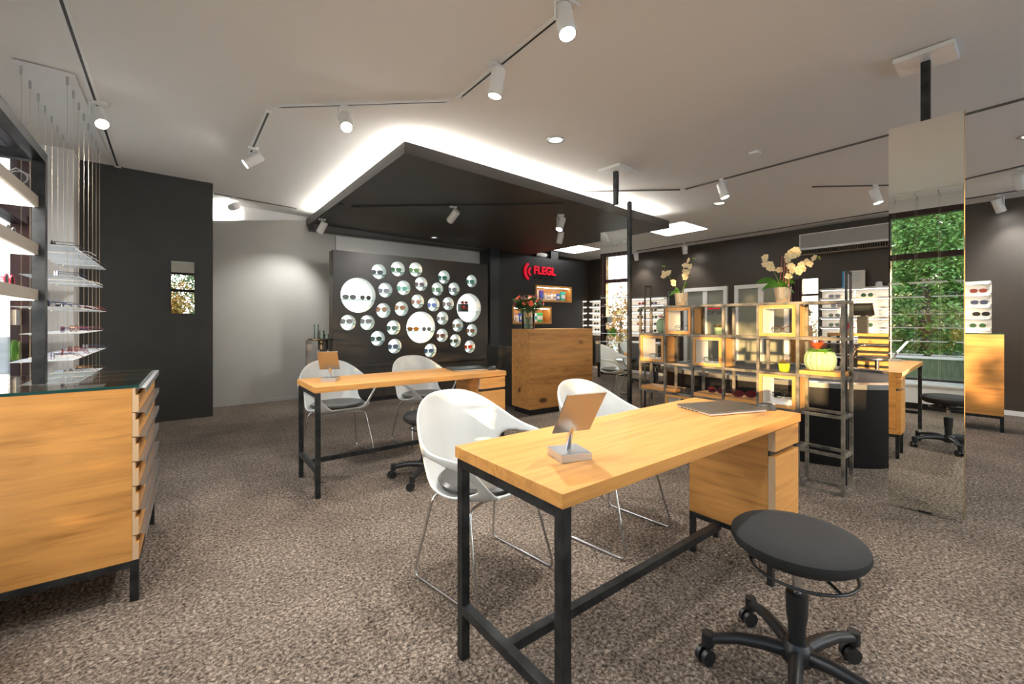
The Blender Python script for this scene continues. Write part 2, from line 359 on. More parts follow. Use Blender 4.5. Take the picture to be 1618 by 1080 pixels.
m.prism([(px0, py0), (px0 + .02, py0), (px0 + .02, 7.2), (px0, 7.2)], lambda x, y: ct(x) - .119, lambda x, y: ct(x) - .104)
m.build('led_strip', M_cove, canopy)
m = MB(); m.X = Matrix.Translation((-cA.x, -cA.y, -2.7)); m.prism([(px0 + .5, py0 + .5), (cB.x - .5, cB.y + .4), (cB.x - .5, 7.2), (px0 + .5, 7.2)], lambda x, y: ct(x) - .12, lambda x, y: ct(x) - .0005); m.build('hanger_box', M_ceil, canopy)

# ------------------------------------------------------------------ tracks and spotlights
def track(pa, pb, label, m_=None, zf=None, wid=.052):
    if m_ == 'thin': m_ = mat('dark_rail_slot', (.10, .095, .085), .5); wid = .022
    pa, pb = Vector(pa), Vector(pb); d = pb - pa; L = Vector((d.x, d.y)).length; rz = math.atan2(d.y, d.x)
    slope = math.asin(max(-1, min(1, (pb.z - pa.z) / d.length)))
    t = thing('track_rail', label, 'track rail', pa, 0, None); t.rotation_euler = Euler((0, -slope, rz))
    m = MB(); m.box((0, -wid / 2, -.012), (d.length, -wid / 6, 0)); m.box((0, wid / 6, -.012), (d.length, wid / 2, 0)); m.build('rail', m_ or M_whitem, t)
    MB().box((0.02, -wid / 6, -.008), (d.length - .02, wid / 6, -.0)).build('slot', M_plast, t)
    MB().box((-.03, -wid / 2, -.014), (0, wid / 2, 0)).build('end_cap', m_ or M_whitem, t); MB().box((d.length, -wid / 2, -.014), (d.length + .03, wid / 2, 0)).build('end_cap', m_ or M_whitem, t)
    return t
track(at_c(70, -80), at_c(186, 262), 'long white recessed track rail running over the left cabinet')
track(at_c(424, 176), at_c(396, 240), 'short white track rail pointing at the camera left of the canopy')
track(at_c(440, 168), at_c(706, 159), 'white track rail crossing the ceiling in front of the canopy corner')
track(at_c(728, 152), at_c(905, 8), 'white track rail above the middle of the front desk')
track(at_c(1087, 297), at_c(1640, 149), 'long dark track rail passing behind the big standing mirror', 'thin')
track(at_c(1288, 294), at_c(1500, 290), 'short track rail left of the big mirror, before the air conditioner', 'thin')
track(at_c(1005, 396), at_c(1660, 292), 'long track rail close to the brown wall', 'thin')
track(at_c(925, 302), at_c(1070, 299), 'thin track rail beside the right edge of the canopy', 'thin')
track(at_c(343, 306), at_c(465, 328), 'thin track rail in front of the grey partition', 'thin')
track(at_c(1530, 281), at_c(1680, 246), 'track rail at the right edge of the photo', 'thin')
def at_canopy(px, py): return at_c(px, py, .231)
track(at_canopy(560, 326), at_canopy(885, 321), 'black track rail on the underside of the canopy', M_plast)
track(at_canopy(538, 322), at_canopy(503, 349), 'black track rail near the left end of the canopy underside', M_plast)
track(at_canopy(886, 322), at_canopy(883, 364), 'short black track rail at the right end of the canopy underside', M_plast)

def spot(top, d, label, drop=.06, L=.17, r=.048, watts=1.0, lens=True, cone=62, taper=1.0):
    """adapter on the ceiling, side bracket, cylinder head whose mouth looks along d"""
    top = Vector(top); d = Vector(d).normalized()
    t = thing('track_spotlight', label, 'spotlight', top, 0, 'white track spotlights')
    MB().box((-.045, -.02, -.028), (.045, .02, 0)).build('adapter', M_whitem, t)
    c = Vector((0, 0, -drop - L * .42))
    side = d.cross(Vector((0, 0, 1)));
    side = side.normalized() if side.length > .05 else Vector((1, 0, 0))
    MB().tube([(0, 0, -.02), Vector((0, 0, -.035)) + side * (r + .012), c + side * (r + .012), c + side * r * .5], .007, 8).build('bracket', M_whitem, t)
    a, b = c - d * L / 2, c + d * L / 2
    m = MB(); m.cyl(a, b, r * taper, r, 28); m.cyl(a - d * .006, a, r * taper * .85, r * taper, 28)
    m.build('lamp_head', M_whitem, t, smooth=True)
    m = MB(); m.tube([b + (d.orthogonal().normalized() * math.cos(k * math.pi / 12) + d.cross(d.orthogonal().normalized()) * math.sin(k * math.pi / 12)) * r * .93 for k in range(24)], .004, 6, closed=True); m.build('rim', M_alu, t, smooth=True)
    m = MB(); m.cyl(b + d * .0005, b + d * .002, r * .84, n=24); m.build('lens', M_lampface, t)
    l = bpy.data.lights.new('spot_lamp', 'SPOT'); lo = bpy.data.objects.new('spot_lamp', l); COL.objects.link(lo)
    l.energy = SPOT_W * watts * 4; l.color = WARM; l.spot_size = R(cone * 1.5); l.spot_blend = .8; l.shadow_soft_size = .04
    lo.parent = t; lo.location = b + d * .02; aim(lo, d)
    return t
dn = Vector((0, 0, -1))
def camdir(p, k=.0): v = Vector((0, 0, HC + k)) - Vector(p); return v
p = at_c(157, 160); spot(p, (.25, -.62, -.75), 'glaring white spotlight on the left rail, facing the camera', watts=1.1)
p = at_c(400, 232); spot(p, (-.75, .1, -.6), 'white spotlight on the short rail, turned to the left', watts=1)
p = at_c(547, 166); spot(p, (-.15, -.62, -.78), 'glaring white spotlight on the crossing rail, facing the camera', watts=1.1)
p = at_c(785, 100); spot(p, (-.12, .12, -.95), 'white cylinder spotlight hanging from the middle rail, pointing down', watts=1.1)
p = at_c(893, -5); spot(p, (-.10, -.30, -.95), 'white spotlight cut by the upper frame edge, lens showing', watts=1.1)
p = at_c(1142, 283); spot(p, (.05, -.28, -.95), 'white spotlight left of the big mirror on the long dark rail', watts=1)
p = at_c(1384, 292); spot(p, (.0, -.25, -.95), 'white spotlight just left of the big mirror top', watts=1)
p = at_c(1612, 266); spot(p, (.6, -.1, -.6), 'white spotlight cut by the right edge of the photo', watts=1)
p = at_c(1578, 308); spot(p, (.3, -.25, -.9), 'white spotlight near the brown wall right of the big mirror', watts=.2)
p = at_c(1005, 396); spot(p, (.30, .02, -.95), 'small white spotlight at the left end of the brown wall rail', watts=.25)
p = at_c(1082, 384); spot(p, (.25, 0, -.95), 'small white spotlight on the brown wall rail above the orchid', watts=.25)
p = at_c(1240, 358); spot(p + Vector((0, 0, 0)), (.5, 0, -.8), 'white spotlight on the brown wall rail beside the air conditioner', watts=.8) if False else None
p = at_canopy(509, 345); spot(p, (-.35, .35, -.85), 'white spotlight at the left end of the canopy, lighting the grey wall', L=.17, watts=.7)
p = at_canopy(716, 325); spot(p, (-.15, .75, -.55), 'white spotlight in the middle of the canopy underside', watts=.7)
p = at_canopy(886, 338); spot(p, (-.55, -.08, -1.2), 'white spotlight on the right end of the canopy, the front one', watts=1.5)
p = at_canopy(885, 362); spot(p, (.05, .3, -.95), 'white spotlight on the right end of the canopy, the rear one', watts=1.6)
# lamps further along the rails, in the part of the room behind the photo's frame
for (x, y, dd, lb) in [(-.52, 1.6, (.5, .2, -.85), 'white spotlight of the left rail beyond the frame'), (1.7, .3, (.0, .3, -.95), 'white spotlight of a rail behind the camera'),
                   (4.9, -.6, (-.3, .4, -.9), 'white spotlight of the dark rail beyond the right frame edge'), (2.9, -1.6, (0, .3, -.95), 'white spotlight further behind the camera'),
                   (.62, 7.16, (-.25, .9, .02), 'white spotlight half hidden behind the anthracite wall edge') ]:
    spot((x, y, ct(x)), dd, lb, watts=1 if y < 5 else .5)

def downlight(c, label, rr=.075, warm=(1, .8, .6), es=3, z=None):
    t = thing('recessed_downlight', label, 'downlight', c)
    m = MB(); m.lathe([(rr * .72, .0), (rr * .8, -.006), (rr, -.006), (rr * 1.02, 0)], n=32); m.build('trim_ring', M_alu, t, smooth=True)
    m = MB(); m.cyl((0, 0, -.002), (0, 0, -.0025), rr * .7, n=32); m.build('lamp_glass', mat('downlight_' + label[:5].strip(), (.8, .8, .8), .3, emit=warm, es=es), t)
downlight(at_c(878, 221, .001), 'round recessed downlight with warm lamp above the reception', .085, (1, .78, .55), 1.6)
downlight(at_c(1137, 321, .001), 'round recessed downlight glowing cool near the small mirror pole', .085, (.55, .9, .95), 1.0)
downlight(at_canopy(686, 375), 'small dim downlight in the canopy underside', .06, (.8, .8, .9), .5)
downlight(at_c(1630, 214, .001), 'round recessed downlight at the right frame edge', .08, (1, .9, .8), 1.0)
# flat luminous ceiling panels
for c, lb in [((6.80, 4.20), 'square luminous ceiling panel right of the canopy end'), ((6.93, 6.70), 'luminous ceiling panel near the far corner above the black wall')]:
    t = thing('ceiling_light_panel', lb, 'ceiling light', (c[0], c[1], ct(c[0]) - .012), 0, 'square luminous ceiling panels'); t.rotation_euler = (0, R(1.23), 0)
    MB().box((-.40, -.40, 0), (.40, .40, .010)).build('panel_frame', M_whitem, t)
    MB().box((-.385, -.385, -.003), (.385, .385, -.0005)).build('diffuser', mat('panel_diffuser', (.9, .9, .9), .5, emit=(1, .98, .94), es=2.6), t)
c = at_c(1002, 270); t = thing('ceiling_speaker_disc', 'white round disc on a ceiling bracket beside the mirror pole', 'detector', c)
MB().lathe([(.11, -.065), (.115, -.06), (.10, -.045), (.0, -.045)], n=28).lathe([(0, -.066), (.11, -.065)], n=28).build('disc', M_whitem, t, smooth=True)
MB().cyl((0, 0, -.045), (0, 0, 0), .03).box((-.14, -.02, -.02), (-.04, .02, 0)).build('bracket', M_whitem, t)
tag(MB().box((-.04, -.04, -.022), (.04, .04, 0)).build('ceiling_sensor', M_whitem, loc=at_c(1193, 240)), 'tiny white square sensor on the ceiling', 'sensor')

# ------------------------------------------------------------------ tall standing mirrors hung from poles
def tall_mirror(left, right, label, pole_px, black_side=False):
    left, right = Vector(left), Vector(right); mid = (left + right) / 2; d = (left - right); w = Vector((d.x, d.y)).length
    rz = math.atan2(d.y, d.x) - R(90)
    t = thing('standing_mirror', label, 'mirror', (mid.x, mid.y, 0), rz, 'tall frameless mirrors on ceiling poles')
    MB().box((-.003, -w / 2, .015), (.0, w / 2, 2.45)).build('mirror_glass', M_mirror, t)
    MB().box((.0005, -w / 2, .015), (.022, w / 2, 2.45)).build('backing', M_plast, t)
    MB().box((-.0035, -w / 2 - .0035, .015), (.010, -w / 2 - .0005, 2.45)).build('edge_strip', M_plast if black_side else mat('gold_mirror_edge', (.55, .38, .18), .3, .7), t)
    if black_side: MB().box((-.0, -w / 2 - .03, 0.0), (.045, -w / 2 - .004, 2.46)).build('side_post', M_steel, t)
    zc = ct(mid.x)
    MB().box((.024, -.022, 2.2), (.068, .022, zc - .03)).build('pole', M_steel, t)
    m = MB(); m.box((-.09, -.14, zc - .035), (.16, .14, zc - .004)); m.build('ceiling_plate', M_whitem, t, bevel=.006)
    MB().box((.0, -.03, 0), (.06, .03, .03)).build('floor_foot', M_plast, t)
    return t
tall_mirror((3.6804, .7303), (3.6926, .3887), 'large tall frameless mirror on the right, reflecting green trees', None)
def at_dl(px, D): a = (px - 809) / 683; return (D * (FX + a * FY), D * (FY - a * FX))
tall_mirror(at_dl(949, 4.81), at_dl(991, 4.56), 'narrow tall mirror further back between reception and open shelf', None, True)

# ------------------------------------------------------------------ desks
def desk(x, y, label, loc_group='oak consultation desks'):
    W_, D_ = 1.607, .548
    t = thing('consultation_desk', label, 'desk', (x, y, 0), 0, loc_group)
    MB().box((0, 0, .713), (W_, D_, .753)).build('tabletop', OAKX, t, bevel=.0012)
    s = .032; m = MB()
    for yy in (.006, D_ - s - .006):
        MB().box((.006, yy, 0), (.006 + s, yy + s, .712)).build('leg', M_steel, t, bevel=.001)
    MB().box((.006, .006 + s, .712 - s), (.006 + s, D_ - s - .006, .712)).build('side_rail', M_steel, t, bevel=.001); MB().box((.006, .006 + s, .165), (.006 + s, D_ - s - .006, .165 + s)).build('side_rail', M_steel, t, bevel=.001)
    MB().box((.006 + s, D_ / 2 - s / 2, .165), (1.345, D_ / 2 + s / 2, .165 + s)).build('stretcher', M_steel, t, bevel=.001)
    # pedestal
    px0, px1, py0, py1 = 1.334, 1.600, .02, .42
    m = MB(); m.box((px0, py0 + .02, .21), (px1, py1, .712)); m.build('pedestal', OAKY, t)
    for (za, zb) in ((.612, .706), (.212, .588)):
        dr = MB().box((px0 + .001, py0 - .012, za), (px1 - .001, py0 + .019, zb)).build('drawer', OAKX, t)
        MB().box((px0 - .0006, py0 - .011, za + .001), (px0 + .0009, py0 + .0185, zb - .001)).build('drawer_edge', M_ply, dr)
    MB().box((px0 + .002, py0 + .012, .5885), (px1 - .002, py0 + .0195, .6115)).build('grip_slot', M_plast, t)
    m = MB(); s2 = .025
    m.box((px0, py0, .185), (px1, py0 + s2, .2095)); m.box((px0, py1 - s2, .185), (px1, py1, .2095)); m.box((px0, py0 + s2, .185), (px0 + s2, py1 - s2, .2095)); m.box((px1 - s2, py0 + s2, .185), (px1, py1 - s2, .2095))
    m.build('base_frame', M_steel, t)
    for xx in (px0, px1 - s2):
        for yy in (py0, py1 - s2): MB().box((xx, yy, 0), (xx + s2, yy + s2, .185)).build('foot', M_steel, t)
    return t
desk(.786, .803, 'oak desk in the foreground with black steel legs and drawer pedestal')
desk(.728, 3.105, 'oak desk further back, behind the white chair, with black steel legs')

# ------------------------------------------------------------------ shell armchairs
def shell_mesh():
    vs = []; fs = []; NP, NS = 96, 26
    def sm(a, b, x): t = max(0, min(1, (x - a) / (b - a))); return t * t * (3 - 2 * t)
    def rim(phi):
        a = abs(phi)
        h = .838 - .195 * sm(10, 92, a)           # back sinks to the arm
        h -= .012 * sm(92, 118, a)
        h = h * (1 - sm(122, 152, a)) + .452 * sm(122, 152, a)
        return h
    grid = {}
    for i in range(NP):
        phi = -180 + 360 * i / NP; a = abs(phi); pr = R(phi)
        for j in range(NS + 1):
            s = j / NS
            if s < .42:
                q = s / .42; r = .235 * q; z = .405 + .03 * q ** 4 - .006 * (1 - q)
                front = sm(100, 180, a); z += front * .018 * q * q
                wx, wy = 1.0, 1.0
            else:
                q = (s - .42) / .58
                hr = rim(phi); base = .435 + sm(100, 180, a) * .018
                z = base + (hr - base) * (q ** 1.1)
                bk = 1 - sm(20, 95, a)
                r = .235 + (.035 + .065 * bk + .045 * sm(50, 100, a) * (1 - sm(120, 150, a))) * (q ** .62)
                wx, wy = 1.0, 1.0
            x = r * math.sin(pr) * 1.06; y = r * math.cos(pr) * .98
            grid[i, j] = len(vs); vs.append((x, y, z))
    for i in range(NP):
        phi = -180 + 360 * (i + .5) / NP; a = abs(phi)
        for j in range(NS):
            s = (j + .5) / NS; q = (s - .42) / .58
            if q > 0:
                if ((a - 94) / 40) ** 2 + ((q - .45) / .40) ** 2 < 1: continue
                if a > 152 and q > .25: continue
                if ((a - 94) / 40) ** 2 + ((q - .45) / .40) ** 2 < 1: continue
            k = (i + 1) % NP
            if j == 0: fs.append((grid[i, 0], grid[i, 1], grid[k, 1], ))
            else: fs.append((grid[i, j], grid[i, j + 1], grid[k, j + 1], grid[k, j]))
    c = grid[0, 0]
    fs = [tuple(c if v in {grid[ii, 0] for ii in ()} else v for v in f) for f in fs]
    return vs, fs
def make_chair(label):
    t = thing('shell_armchair', label, 'chair', (0, 0, 0), 0, 'white shell armchairs at the oak desks')
    vs, fs = shell_mesh(); m = MB(); m.add(vs, fs); o = m.build('shell', M_shell, t, smooth=True)
    import bmesh
    bm = bmesh.new(); bm.from_mesh(o.data); bmesh.ops.remove_doubles(bm, verts=bm.verts, dist=.0006)
    bmesh.ops.delete(bm, geom=[v for v in bm.verts if not v.link_faces], context='VERTS')
    # relax the stair-stepped rims
    for _ in range(10):
        bv = [v for v in bm.verts if v.is_boundary]; new = {}
        for v in bv:
            nb = [e.other_vert(v) for e in v.link_edges if e.is_boundary]
            if len(nb) == 2: new[v] = v.co * .5 + (nb[0].co + nb[1].co) * .25
        for v, c in new.items(): v.co = c
    bmesh.ops.smooth_vert(bm, verts=[v for v in bm.verts if not v.is_boundary], factor=.5, use_axis_x=True, use_axis_y=True, use_axis_z=True)
    bmesh.ops.recalc_face_normals(bm, faces=bm.faces); bm.to_mesh(o.data); bm.free()
    for p in o.data.polygons: p.use_smooth = True
    so = o.modifiers.new('solid', 'SOLIDIFY'); so.thickness = .011; so.offset = 0
    sb = o.modifiers.new('sub', 'SUBSURF'); sb.levels = 1; sb.render_levels = 1
    m = MB(); m.lathe([(0, .420), (.10, .424), (.19, .440), (.218, .452), (.226, .466), (.212, .478), (.16, .476), (.08, .466), (0, .463)], n=40, sx=1.02, sy=.95)
    m.build('seat_cushion', M_cush, t, smooth=True)
    for sx in (-1, 1):
        pts = rounded([(sx * .10, .12, .396), (sx * .20, .14, .392), (sx * .255, .220, .008), (sx * .245, -.225, .008), (sx * .20, -.12, .392), (sx * .10, -.10, .396)], .045, 6)
        MB().tube(pts, .0065, 10).build('wire_leg', M_chrome, t, smooth=True)
    m = MB(); m.tube([(-.11, .12, .394), (.11, .12, .394)], .008); m.tube([(-.11, -.10, .394), (.11, -.10, .394)], .008); m.build('cross_bar', M_chrome, t)
    return t
ch = make_chair('white shell armchair nearest the camera, behind the left end of the front desk')
ch.location = (1.165, 1.715, 0); ch.rotation_euler = (0, 0, R(8))
copy_thing(ch, (1.985, 1.60, 0), R(6), 'white shell armchair behind the middle of the front desk, half hidden by the table mirror')
copy_thing(ch, (1.13, 4.00, 0), R(4), 'white shell armchair behind the left end of the rear desk, dark seat cushion showing')
copy_thing(ch, (1.97, 3.99, 0), R(2), 'white shell armchair behind the middle of the rear desk')
copy_thing(ch, (-.15, 5.1, 0), R(60), 'white shell armchair seen only as a reflection in the narrow mirror') if False else None

# ------------------------------------------------------------------ saddle stools on castors
def make_stool(label):
    t = thing('swivel_stool', label, 'stool', (0, 0, 0), 0, 'black round swivel stools on castors')
    m = MB(); m.lathe([(0, .418), (.12, .420), (.165, .430), (.188, .447), (.197, .464), (.195, .480), (.182, .492), (.14, .501), (.07, .505), (0, .506)], n=48); m.build('seat', M_fabric, t, smooth=True)
    MB().tube([(.15 * math.cos(k * math.pi / 18) - .005, .15 * math.sin(k * math.pi / 18) - .015, .388) for k in range(36)], .005, 8, closed=True).build('lever_ring', M_plast, t, smooth=True)
    m = MB(); m.cyl((0, 0, .395), (0, 0, .419), .06); 
    for k in range(3):
        a = k * 2.1; m.tube([(.04 * math.cos(a), .04 * math.sin(a), .424), (.15 * math.cos(a) - .005, .15 * math.sin(a) - .015, .388)], .005)
    m.build('seat_plate', M_plast, t)
    MB().cyl((0, 0, .29), (0, 0, .405), .014).build('gas_lift', M_chrome, t, smooth=True)
    m = MB(); m.lathe([(.025, .10), (.026, .19), (.031, .22), (.033, .285), (.033, .295), (.026, .298)], n=24); m.build('column_sleeve', M_plast, t, smooth=True)
    m = MB(); m.lathe([(.03, .062), (.048, .075), (.048, .115), (.034, .135)], n=24); m.build('hub', M_plast, t, smooth=True)
    for k in range(5):
        a = R(125 - 72 * k); c, s = math.cos(a), math.sin(a)
        pts = [(c * r, s * r, z) for r, z in ((.03, .098), (.10, .106), (.18, .104), (.25, .088), (.272, .083))]
        m = MB(); m.tube(pts, .02, 12, rad=[.024, .022, .019, .017, .017]); 
        m.cyl((c * .273, s * .273, .060), (c * .273, s * .273, .104), .020)
        leg = m.build('base_arm', M_plast, t, smooth=True)
        # castor: two wheels side by side
        wx, wy = -s, c; b = a + R(40 + 60 * k); ux, uy = math.cos(b), math.sin(b); vx, vy = -uy, ux
        m = MB()
        for sgn in (-1, 1):
            cx, cy = c * .273 + ux * .012, s * .273 + uy * .012
            m.cyl((cx + vx * sgn * .006, cy + vy * sgn * .006, .027), (cx + vx * sgn * .021, cy + vy * sgn * .021, .027), .027, n=22)
        m.cyl((c * .273, s * .273, .03), (c * .273, s * .273, .062), .008)
        m.build('castor', M_plast, t, smooth=True)
    return t
st = make_stool('black round stool on castors in the right foreground'); st.location = (1.635, .560, 0); st.rotation_euler = (0, 0, 0)
st2 = copy_thing(st, (1.53, 3.02, 0), R(20), 'black stool with brown lit seat rim, mostly behind the nearest white chair')

# ------------------------------------------------------------------ table mirrors, laptops, mice
def table_mirror(c, rz, label, prz=3.5):
    t = thing('table_mirror', label, 'table mirror', c, rz, 'tilting table mirrors on the desks')
    MB().box((-.054, -.054, 0), (.054, .054, .025)).build('base', M_alu, t, bevel=.001)
    MB().cyl((.0, .012, .0245), (.001, -.018, .105), .0095, n=18).build('stem', M_chrome, t, smooth=True)
    MB().box((-.070, -.002, -.018), (.070, .002, .150)).build('mirror_plate', mat('mirror_back_metal', (.40, .36, .31), .28, .9), t, loc=(.001, -.0235, .102), rot=(R(35), 0, R(prz)))
    return t
tm = table_mirror((1.02, 1.012, .7532), R(-18), 'table mirror on silver block standing on the front desk')
copy_thing(tm, (.905, 3.40, .7532), R(-30), 'table mirror on silver block standing on the rear desk')
def laptop(c, rz, label, w, d, m_):
    t = thing('laptop', label, 'laptop', c, rz, 'closed laptops on the desks')
    MB().box((-w / 2, -d / 2, .002), (w / 2, d / 2, .0105)).build('base', M_alu, t, bevel=.002)
    MB().box((-w / 2, -d / 2, .0115), (w / 2, d / 2, .018)).build('lid', m_, t, bevel=.002)
    m = MB()
    for k in range(5): m.box((-w / 2 - .0008, d / 2 - .03 - k * .026, .004), (-w / 2 + .001, d / 2 - .048 - k * .026, .0085))
    m.build('ports', M_plast, t)
    m = MB()
    for x in (-1, 1):
        for y in (-1, 1): m.cyl((x * w * .42, y * d * .42, 0), (x * w * .42, y * d * .42, .0025), .006)
    m.build('feet', M_plast, t); return t
M_lid = mat('grey_brown_laptop_lid', (.13, .12, .10), .35, .7)
laptop((2.172, 1.085, .7532), R(-20), 'closed grey laptop on the right end of the front desk', .34, .235, M_lid)
laptop((2.12, 3.42, .7532), R(-10), 'closed dark laptop on the right end of the rear desk', .34, .235, mat('dark_laptop_lid', (.03, .033, .035), .3, .5))
def mouse(c, rz, label):
    t = thing('computer_mouse', label, 'mouse', c, rz, 'black mice on the desks')
    m = MB(); m.lathe([(1, .0), (1.0, .006), (.96, .016), (.82, .026), (.55, .033), (.2, .036), (0, .036)], n=28, sx=.048, sy=.028); m.build('shell', M_plast, t, smooth=True)
    MB().cyl((.03, 0, .031), (.03, 0, .031001), .002) if False else None
    MB().box((.022, -.002, .027), (.042, .002, .0335)).build('wheel', M_alu, t)
    return t
mouse((2.345, .942, .7532), R(-52), 'black mouse beside the laptop on the front desk')
mouse((2.28, 3.25, .7532), R(10), 'black mouse beside the laptop on the rear desk')

# ------------------------------------------------------------------ drawer cabinets
def drawer_cabinet(loc, rz, W_, D_, zt, nd, label, face='+X', glass=True, grid=True):
    """local: x from -W_ to 0 (drawer fronts at x=0), y from 0 to D_"""
    t = thing('drawer_cabinet', label, 'cabinet', loc, rz, 'oak drawer cabinets on black steel bases')
    zb = .176; zg = zt - .012
    m = MB(); m.box((-W_, 0, zb), (-.022, .02, zg)); m.box((-W_, D_ - .02, zb), (-.022, D_, zg)); m.box((-W_, .02, zb), (-W_ + .02, D_ - .02, zg)); m.box((-W_ + .02, .02, zb), (-.022, D_ - .02, zg - .05))
    m.build('carcass', OAKX, t)
    h = (zg - zb) / nd
    for k in range(nd):
        z0 = zb + k * h + .0015; z1 = zb + (k + 1) * h - .0015
        dr = MB().box((-.0215, .0, z0), (.0, D_, z1 - .03)).build('drawer', OAKY, t)
        m = MB(); m.box((-.021, -.0006, z0 + .0005), (-.0005, .0, z1 - .0305)); m.box((-.0215, 0, z1 - .0299), (-.012, D_, z1)); m.build('drawer_edge', M_ply, dr)
        m = MB(); m.box((-.0115, .03, z1 - .006), (.022, D_ - .03, z1 - .003)); m.box((.0195, .03, z1 - .026), (.022, D_ - .03, z1 - .006)); m.build('handle', M_alu, dr)
    if glass:
        MB().box((-W_, 0, zg), (.0, D_, zt)).build('glass_top', M_topglass, t)
        MB().box((-W_, -.0012, zg), (.0, -.0002, zt)).box((.0002, 0, zg), (.0012, D_, zt)).build('glass_edge', M_teal, t)
        m = MB(); nx, ny = 6, 4; ax0, ax1, ay0, ay1 = -W_ + .05, -.10, .05, D_ - .08
        for i in range(nx + 1): x = lerp(ax0, ax1, i / nx); m.box((x - .003, ay0, zg - .045), (x + .003, ay1, zg - .004))
        for j in range(ny + 1): y = lerp(ay0, ay1, j / ny); m.box((ax0, y - .003, zg - .045), (ax1, y + .003, zg - .004))
        m.build('compartment_grid', OAKY, t)
        m = MB(); m.box((-.095, .02, zg - .02), (-.023, D_ - .02, zg - .004)); m.box((-W_ + .02, D_ - .075, zg - .02), (-.096, D_ - .021, zg - .004)); m.build('black_border', M_plast, t)
    s = .03; m = MB(); m.box((-W_, 0, zb - s), (0, s, zb)); m.box((-W_, D_ - s, zb - s), (0, D_, zb)); m.box((-s, s, zb - s), (0, D_ - s, zb)); m.box((-W_, s, zb - s), (-W_ + s, D_ - s, zb))
    m.build('base_frame', M_steel, t)
    for x in (-s, -W_):
        for y in (0, D_ - s): MB().box((x, y, 0), (x + s, y + s, zb - s)).build('leg', M_steel, t)
    return t
drawer_cabinet((-.133, 2.455, 0), R(-1.5), .92, .89, .926, 7, 'oak drawer cabinet with glass top at the left edge of the photo')
drawer_cabinet((7.36, .44, 0), R(3.5), .36, .86, 1.062, 1, 'oak cabinet with sunlight patches right of the big mirror') if False else None
t = thing('oak_cabinet', 'oak cabinet with evening sun patches, right of the big mirror', 'cabinet', (7.0, .44, 0), R(3.5))
m = MB(); m.box((0, 0, .176), (.45, .66, 1.055)); m.build('carcass', OAKY, t)
MB().box((-.002, -.002, 1.0555), (.452, .662, 1.068)).build('glass_top', M_topglass, t); MB().box((-.003, -.002, 1.0555), (-.0021, .662, 1.068)).build('glass_edge', M_teal, t)
m = MB(); m.box((0, 0, .146), (.45, .66, .1755)); m.build('base_frame', M_steel, t)
for x in (0, .42):
    for y in (0, .63): MB().box((x, y, 0), (x + .03, y + .03, .1459)).build('leg', M_steel, t)

# ------------------------------------------------------------------ spectacles
ORD = ['first', 'second', 'third', 'fourth', 'fifth', 'sixth', 'seventh']
def specs_mesh(frame_m, lens_m, round_=False, fold=False, name='spectacles', scale=1.0):
    """front bar towards -Y, lenses about x = +-.034; one mesh with two materials; rests on z=0"""
    m = MB(); n = 14
    for s in (-1, 1):
        rx, rz_ = (.024, .022) if round_ else (.027, .020)
        pts = []
        for k in range(n):
            a = 2 * math.pi * k / n; e = .75 if not round_ else 1
            cx = math.copysign(abs(math.cos(a)) ** e, math.cos(a)); cz = math.copysign(abs(math.sin(a)) ** e, math.sin(a))
            pts.append((s * .034 + rx * cx, -.0, .023 + rz_ * cz))
        m.cur = 0; m.tube(pts, .0022, 5, closed=True)
        m.cur = 1; m.add([(p[0], .0005, p[2]) for p in pts] + [(p[0], -.0012, p[2]) for p in pts], [tuple(range(n)), tuple(range(2 * n - 1, n - 1, -1))])
        m.cur = 0
        m.tube([(s * .060, 0, .03), (s * .066, .008, .032), (s * .067, .10, .030), (s * .062, .135, .008)], .0022, 5)
    m.tube([(-.010, 0, .028), (0, -.002, .031), (.010, 0, .028)], .0022, 5)
    return m
SPEC = {}
def specs(key, fc, lc, round_=False):
    if key in SPEC: return SPEC[key]
    fm = mat('frame_' + key, fc, .3); lm = M_glass if lc[1] >= .6 else mat('lens_' + key, lc, .12)
    o = specs_mesh(fm, lm, round_).build('sunglasses', [fm, lm], smooth=True)
    SPEC[key] = o.data; bpy.data.objects.remove(o); return SPEC[key]
def put_specs(key, loc, rz, label, group, fc=(.02, .02, .02), lc=(.03, .03, .03), round_=False, scale=1, cat='sunglasses', name='sunglasses'):
    o = bpy.data.objects.new(name, specs(key, fc, lc, round_)); COL.objects.link(o)
    o.location = loc; o.rotation_euler = (0, 0, rz); o.scale = (scale,) * 3
    return tag(o, label, cat, group)

# ------------------------------------------------------------------ round-niche display wall
YP = 6.45
pw = thing('niche_display_wall', 'dark display wall with glowing round niches holding sunglasses', 'display wall', (3.05, YP, 0))
def zz(px, py): return (460 + px / 4.153, 360 + py / 4.153)
circ = [(578,285,50),(702,268,49),(819,272,47),(620,407,49),(740,392,48),(855,366,46),(1005,322,44),(962,400,43),(1070,400,43),(1186,348,41),
 (443,441,115),(607,541,49),(726,529,48),(832,481,46),(936,502,45),(1033,496,43),(1169,524,95),(375,620,51),(502,620,49),(673,653,48),(570,724,49),(681,775,48),(854,651,104),(995,591,44),(1095,638,43),(1188,671,42),(992,704,44),(1079,739,43),(1174,778,42),(916,803,45)]
C2 = []
for (cx, cy, rr) in circ:
    p = at_y(*zz(cx, cy), YP); q = at_y(*zz(cx, cy - rr), YP); C2.append((p.x, p.z, q.z - p.z))
PX0, PX1, PZ0, PZ1 = 1.753, 4.43, .575, 2.22
cu = bpy.data.curves.new('panel_outline', 'CURVE'); cu.dimensions = '2D'; cu.fill_mode = 'BOTH'; cu.extrude = .009
def spl(pts):
    s = cu.splines.new('POLY'); s.points.add(len(pts) - 1); s.use_cyclic_u = True
    for q, p in zip(s.points, pts): q.co = (p[0], p[1], 0, 1)
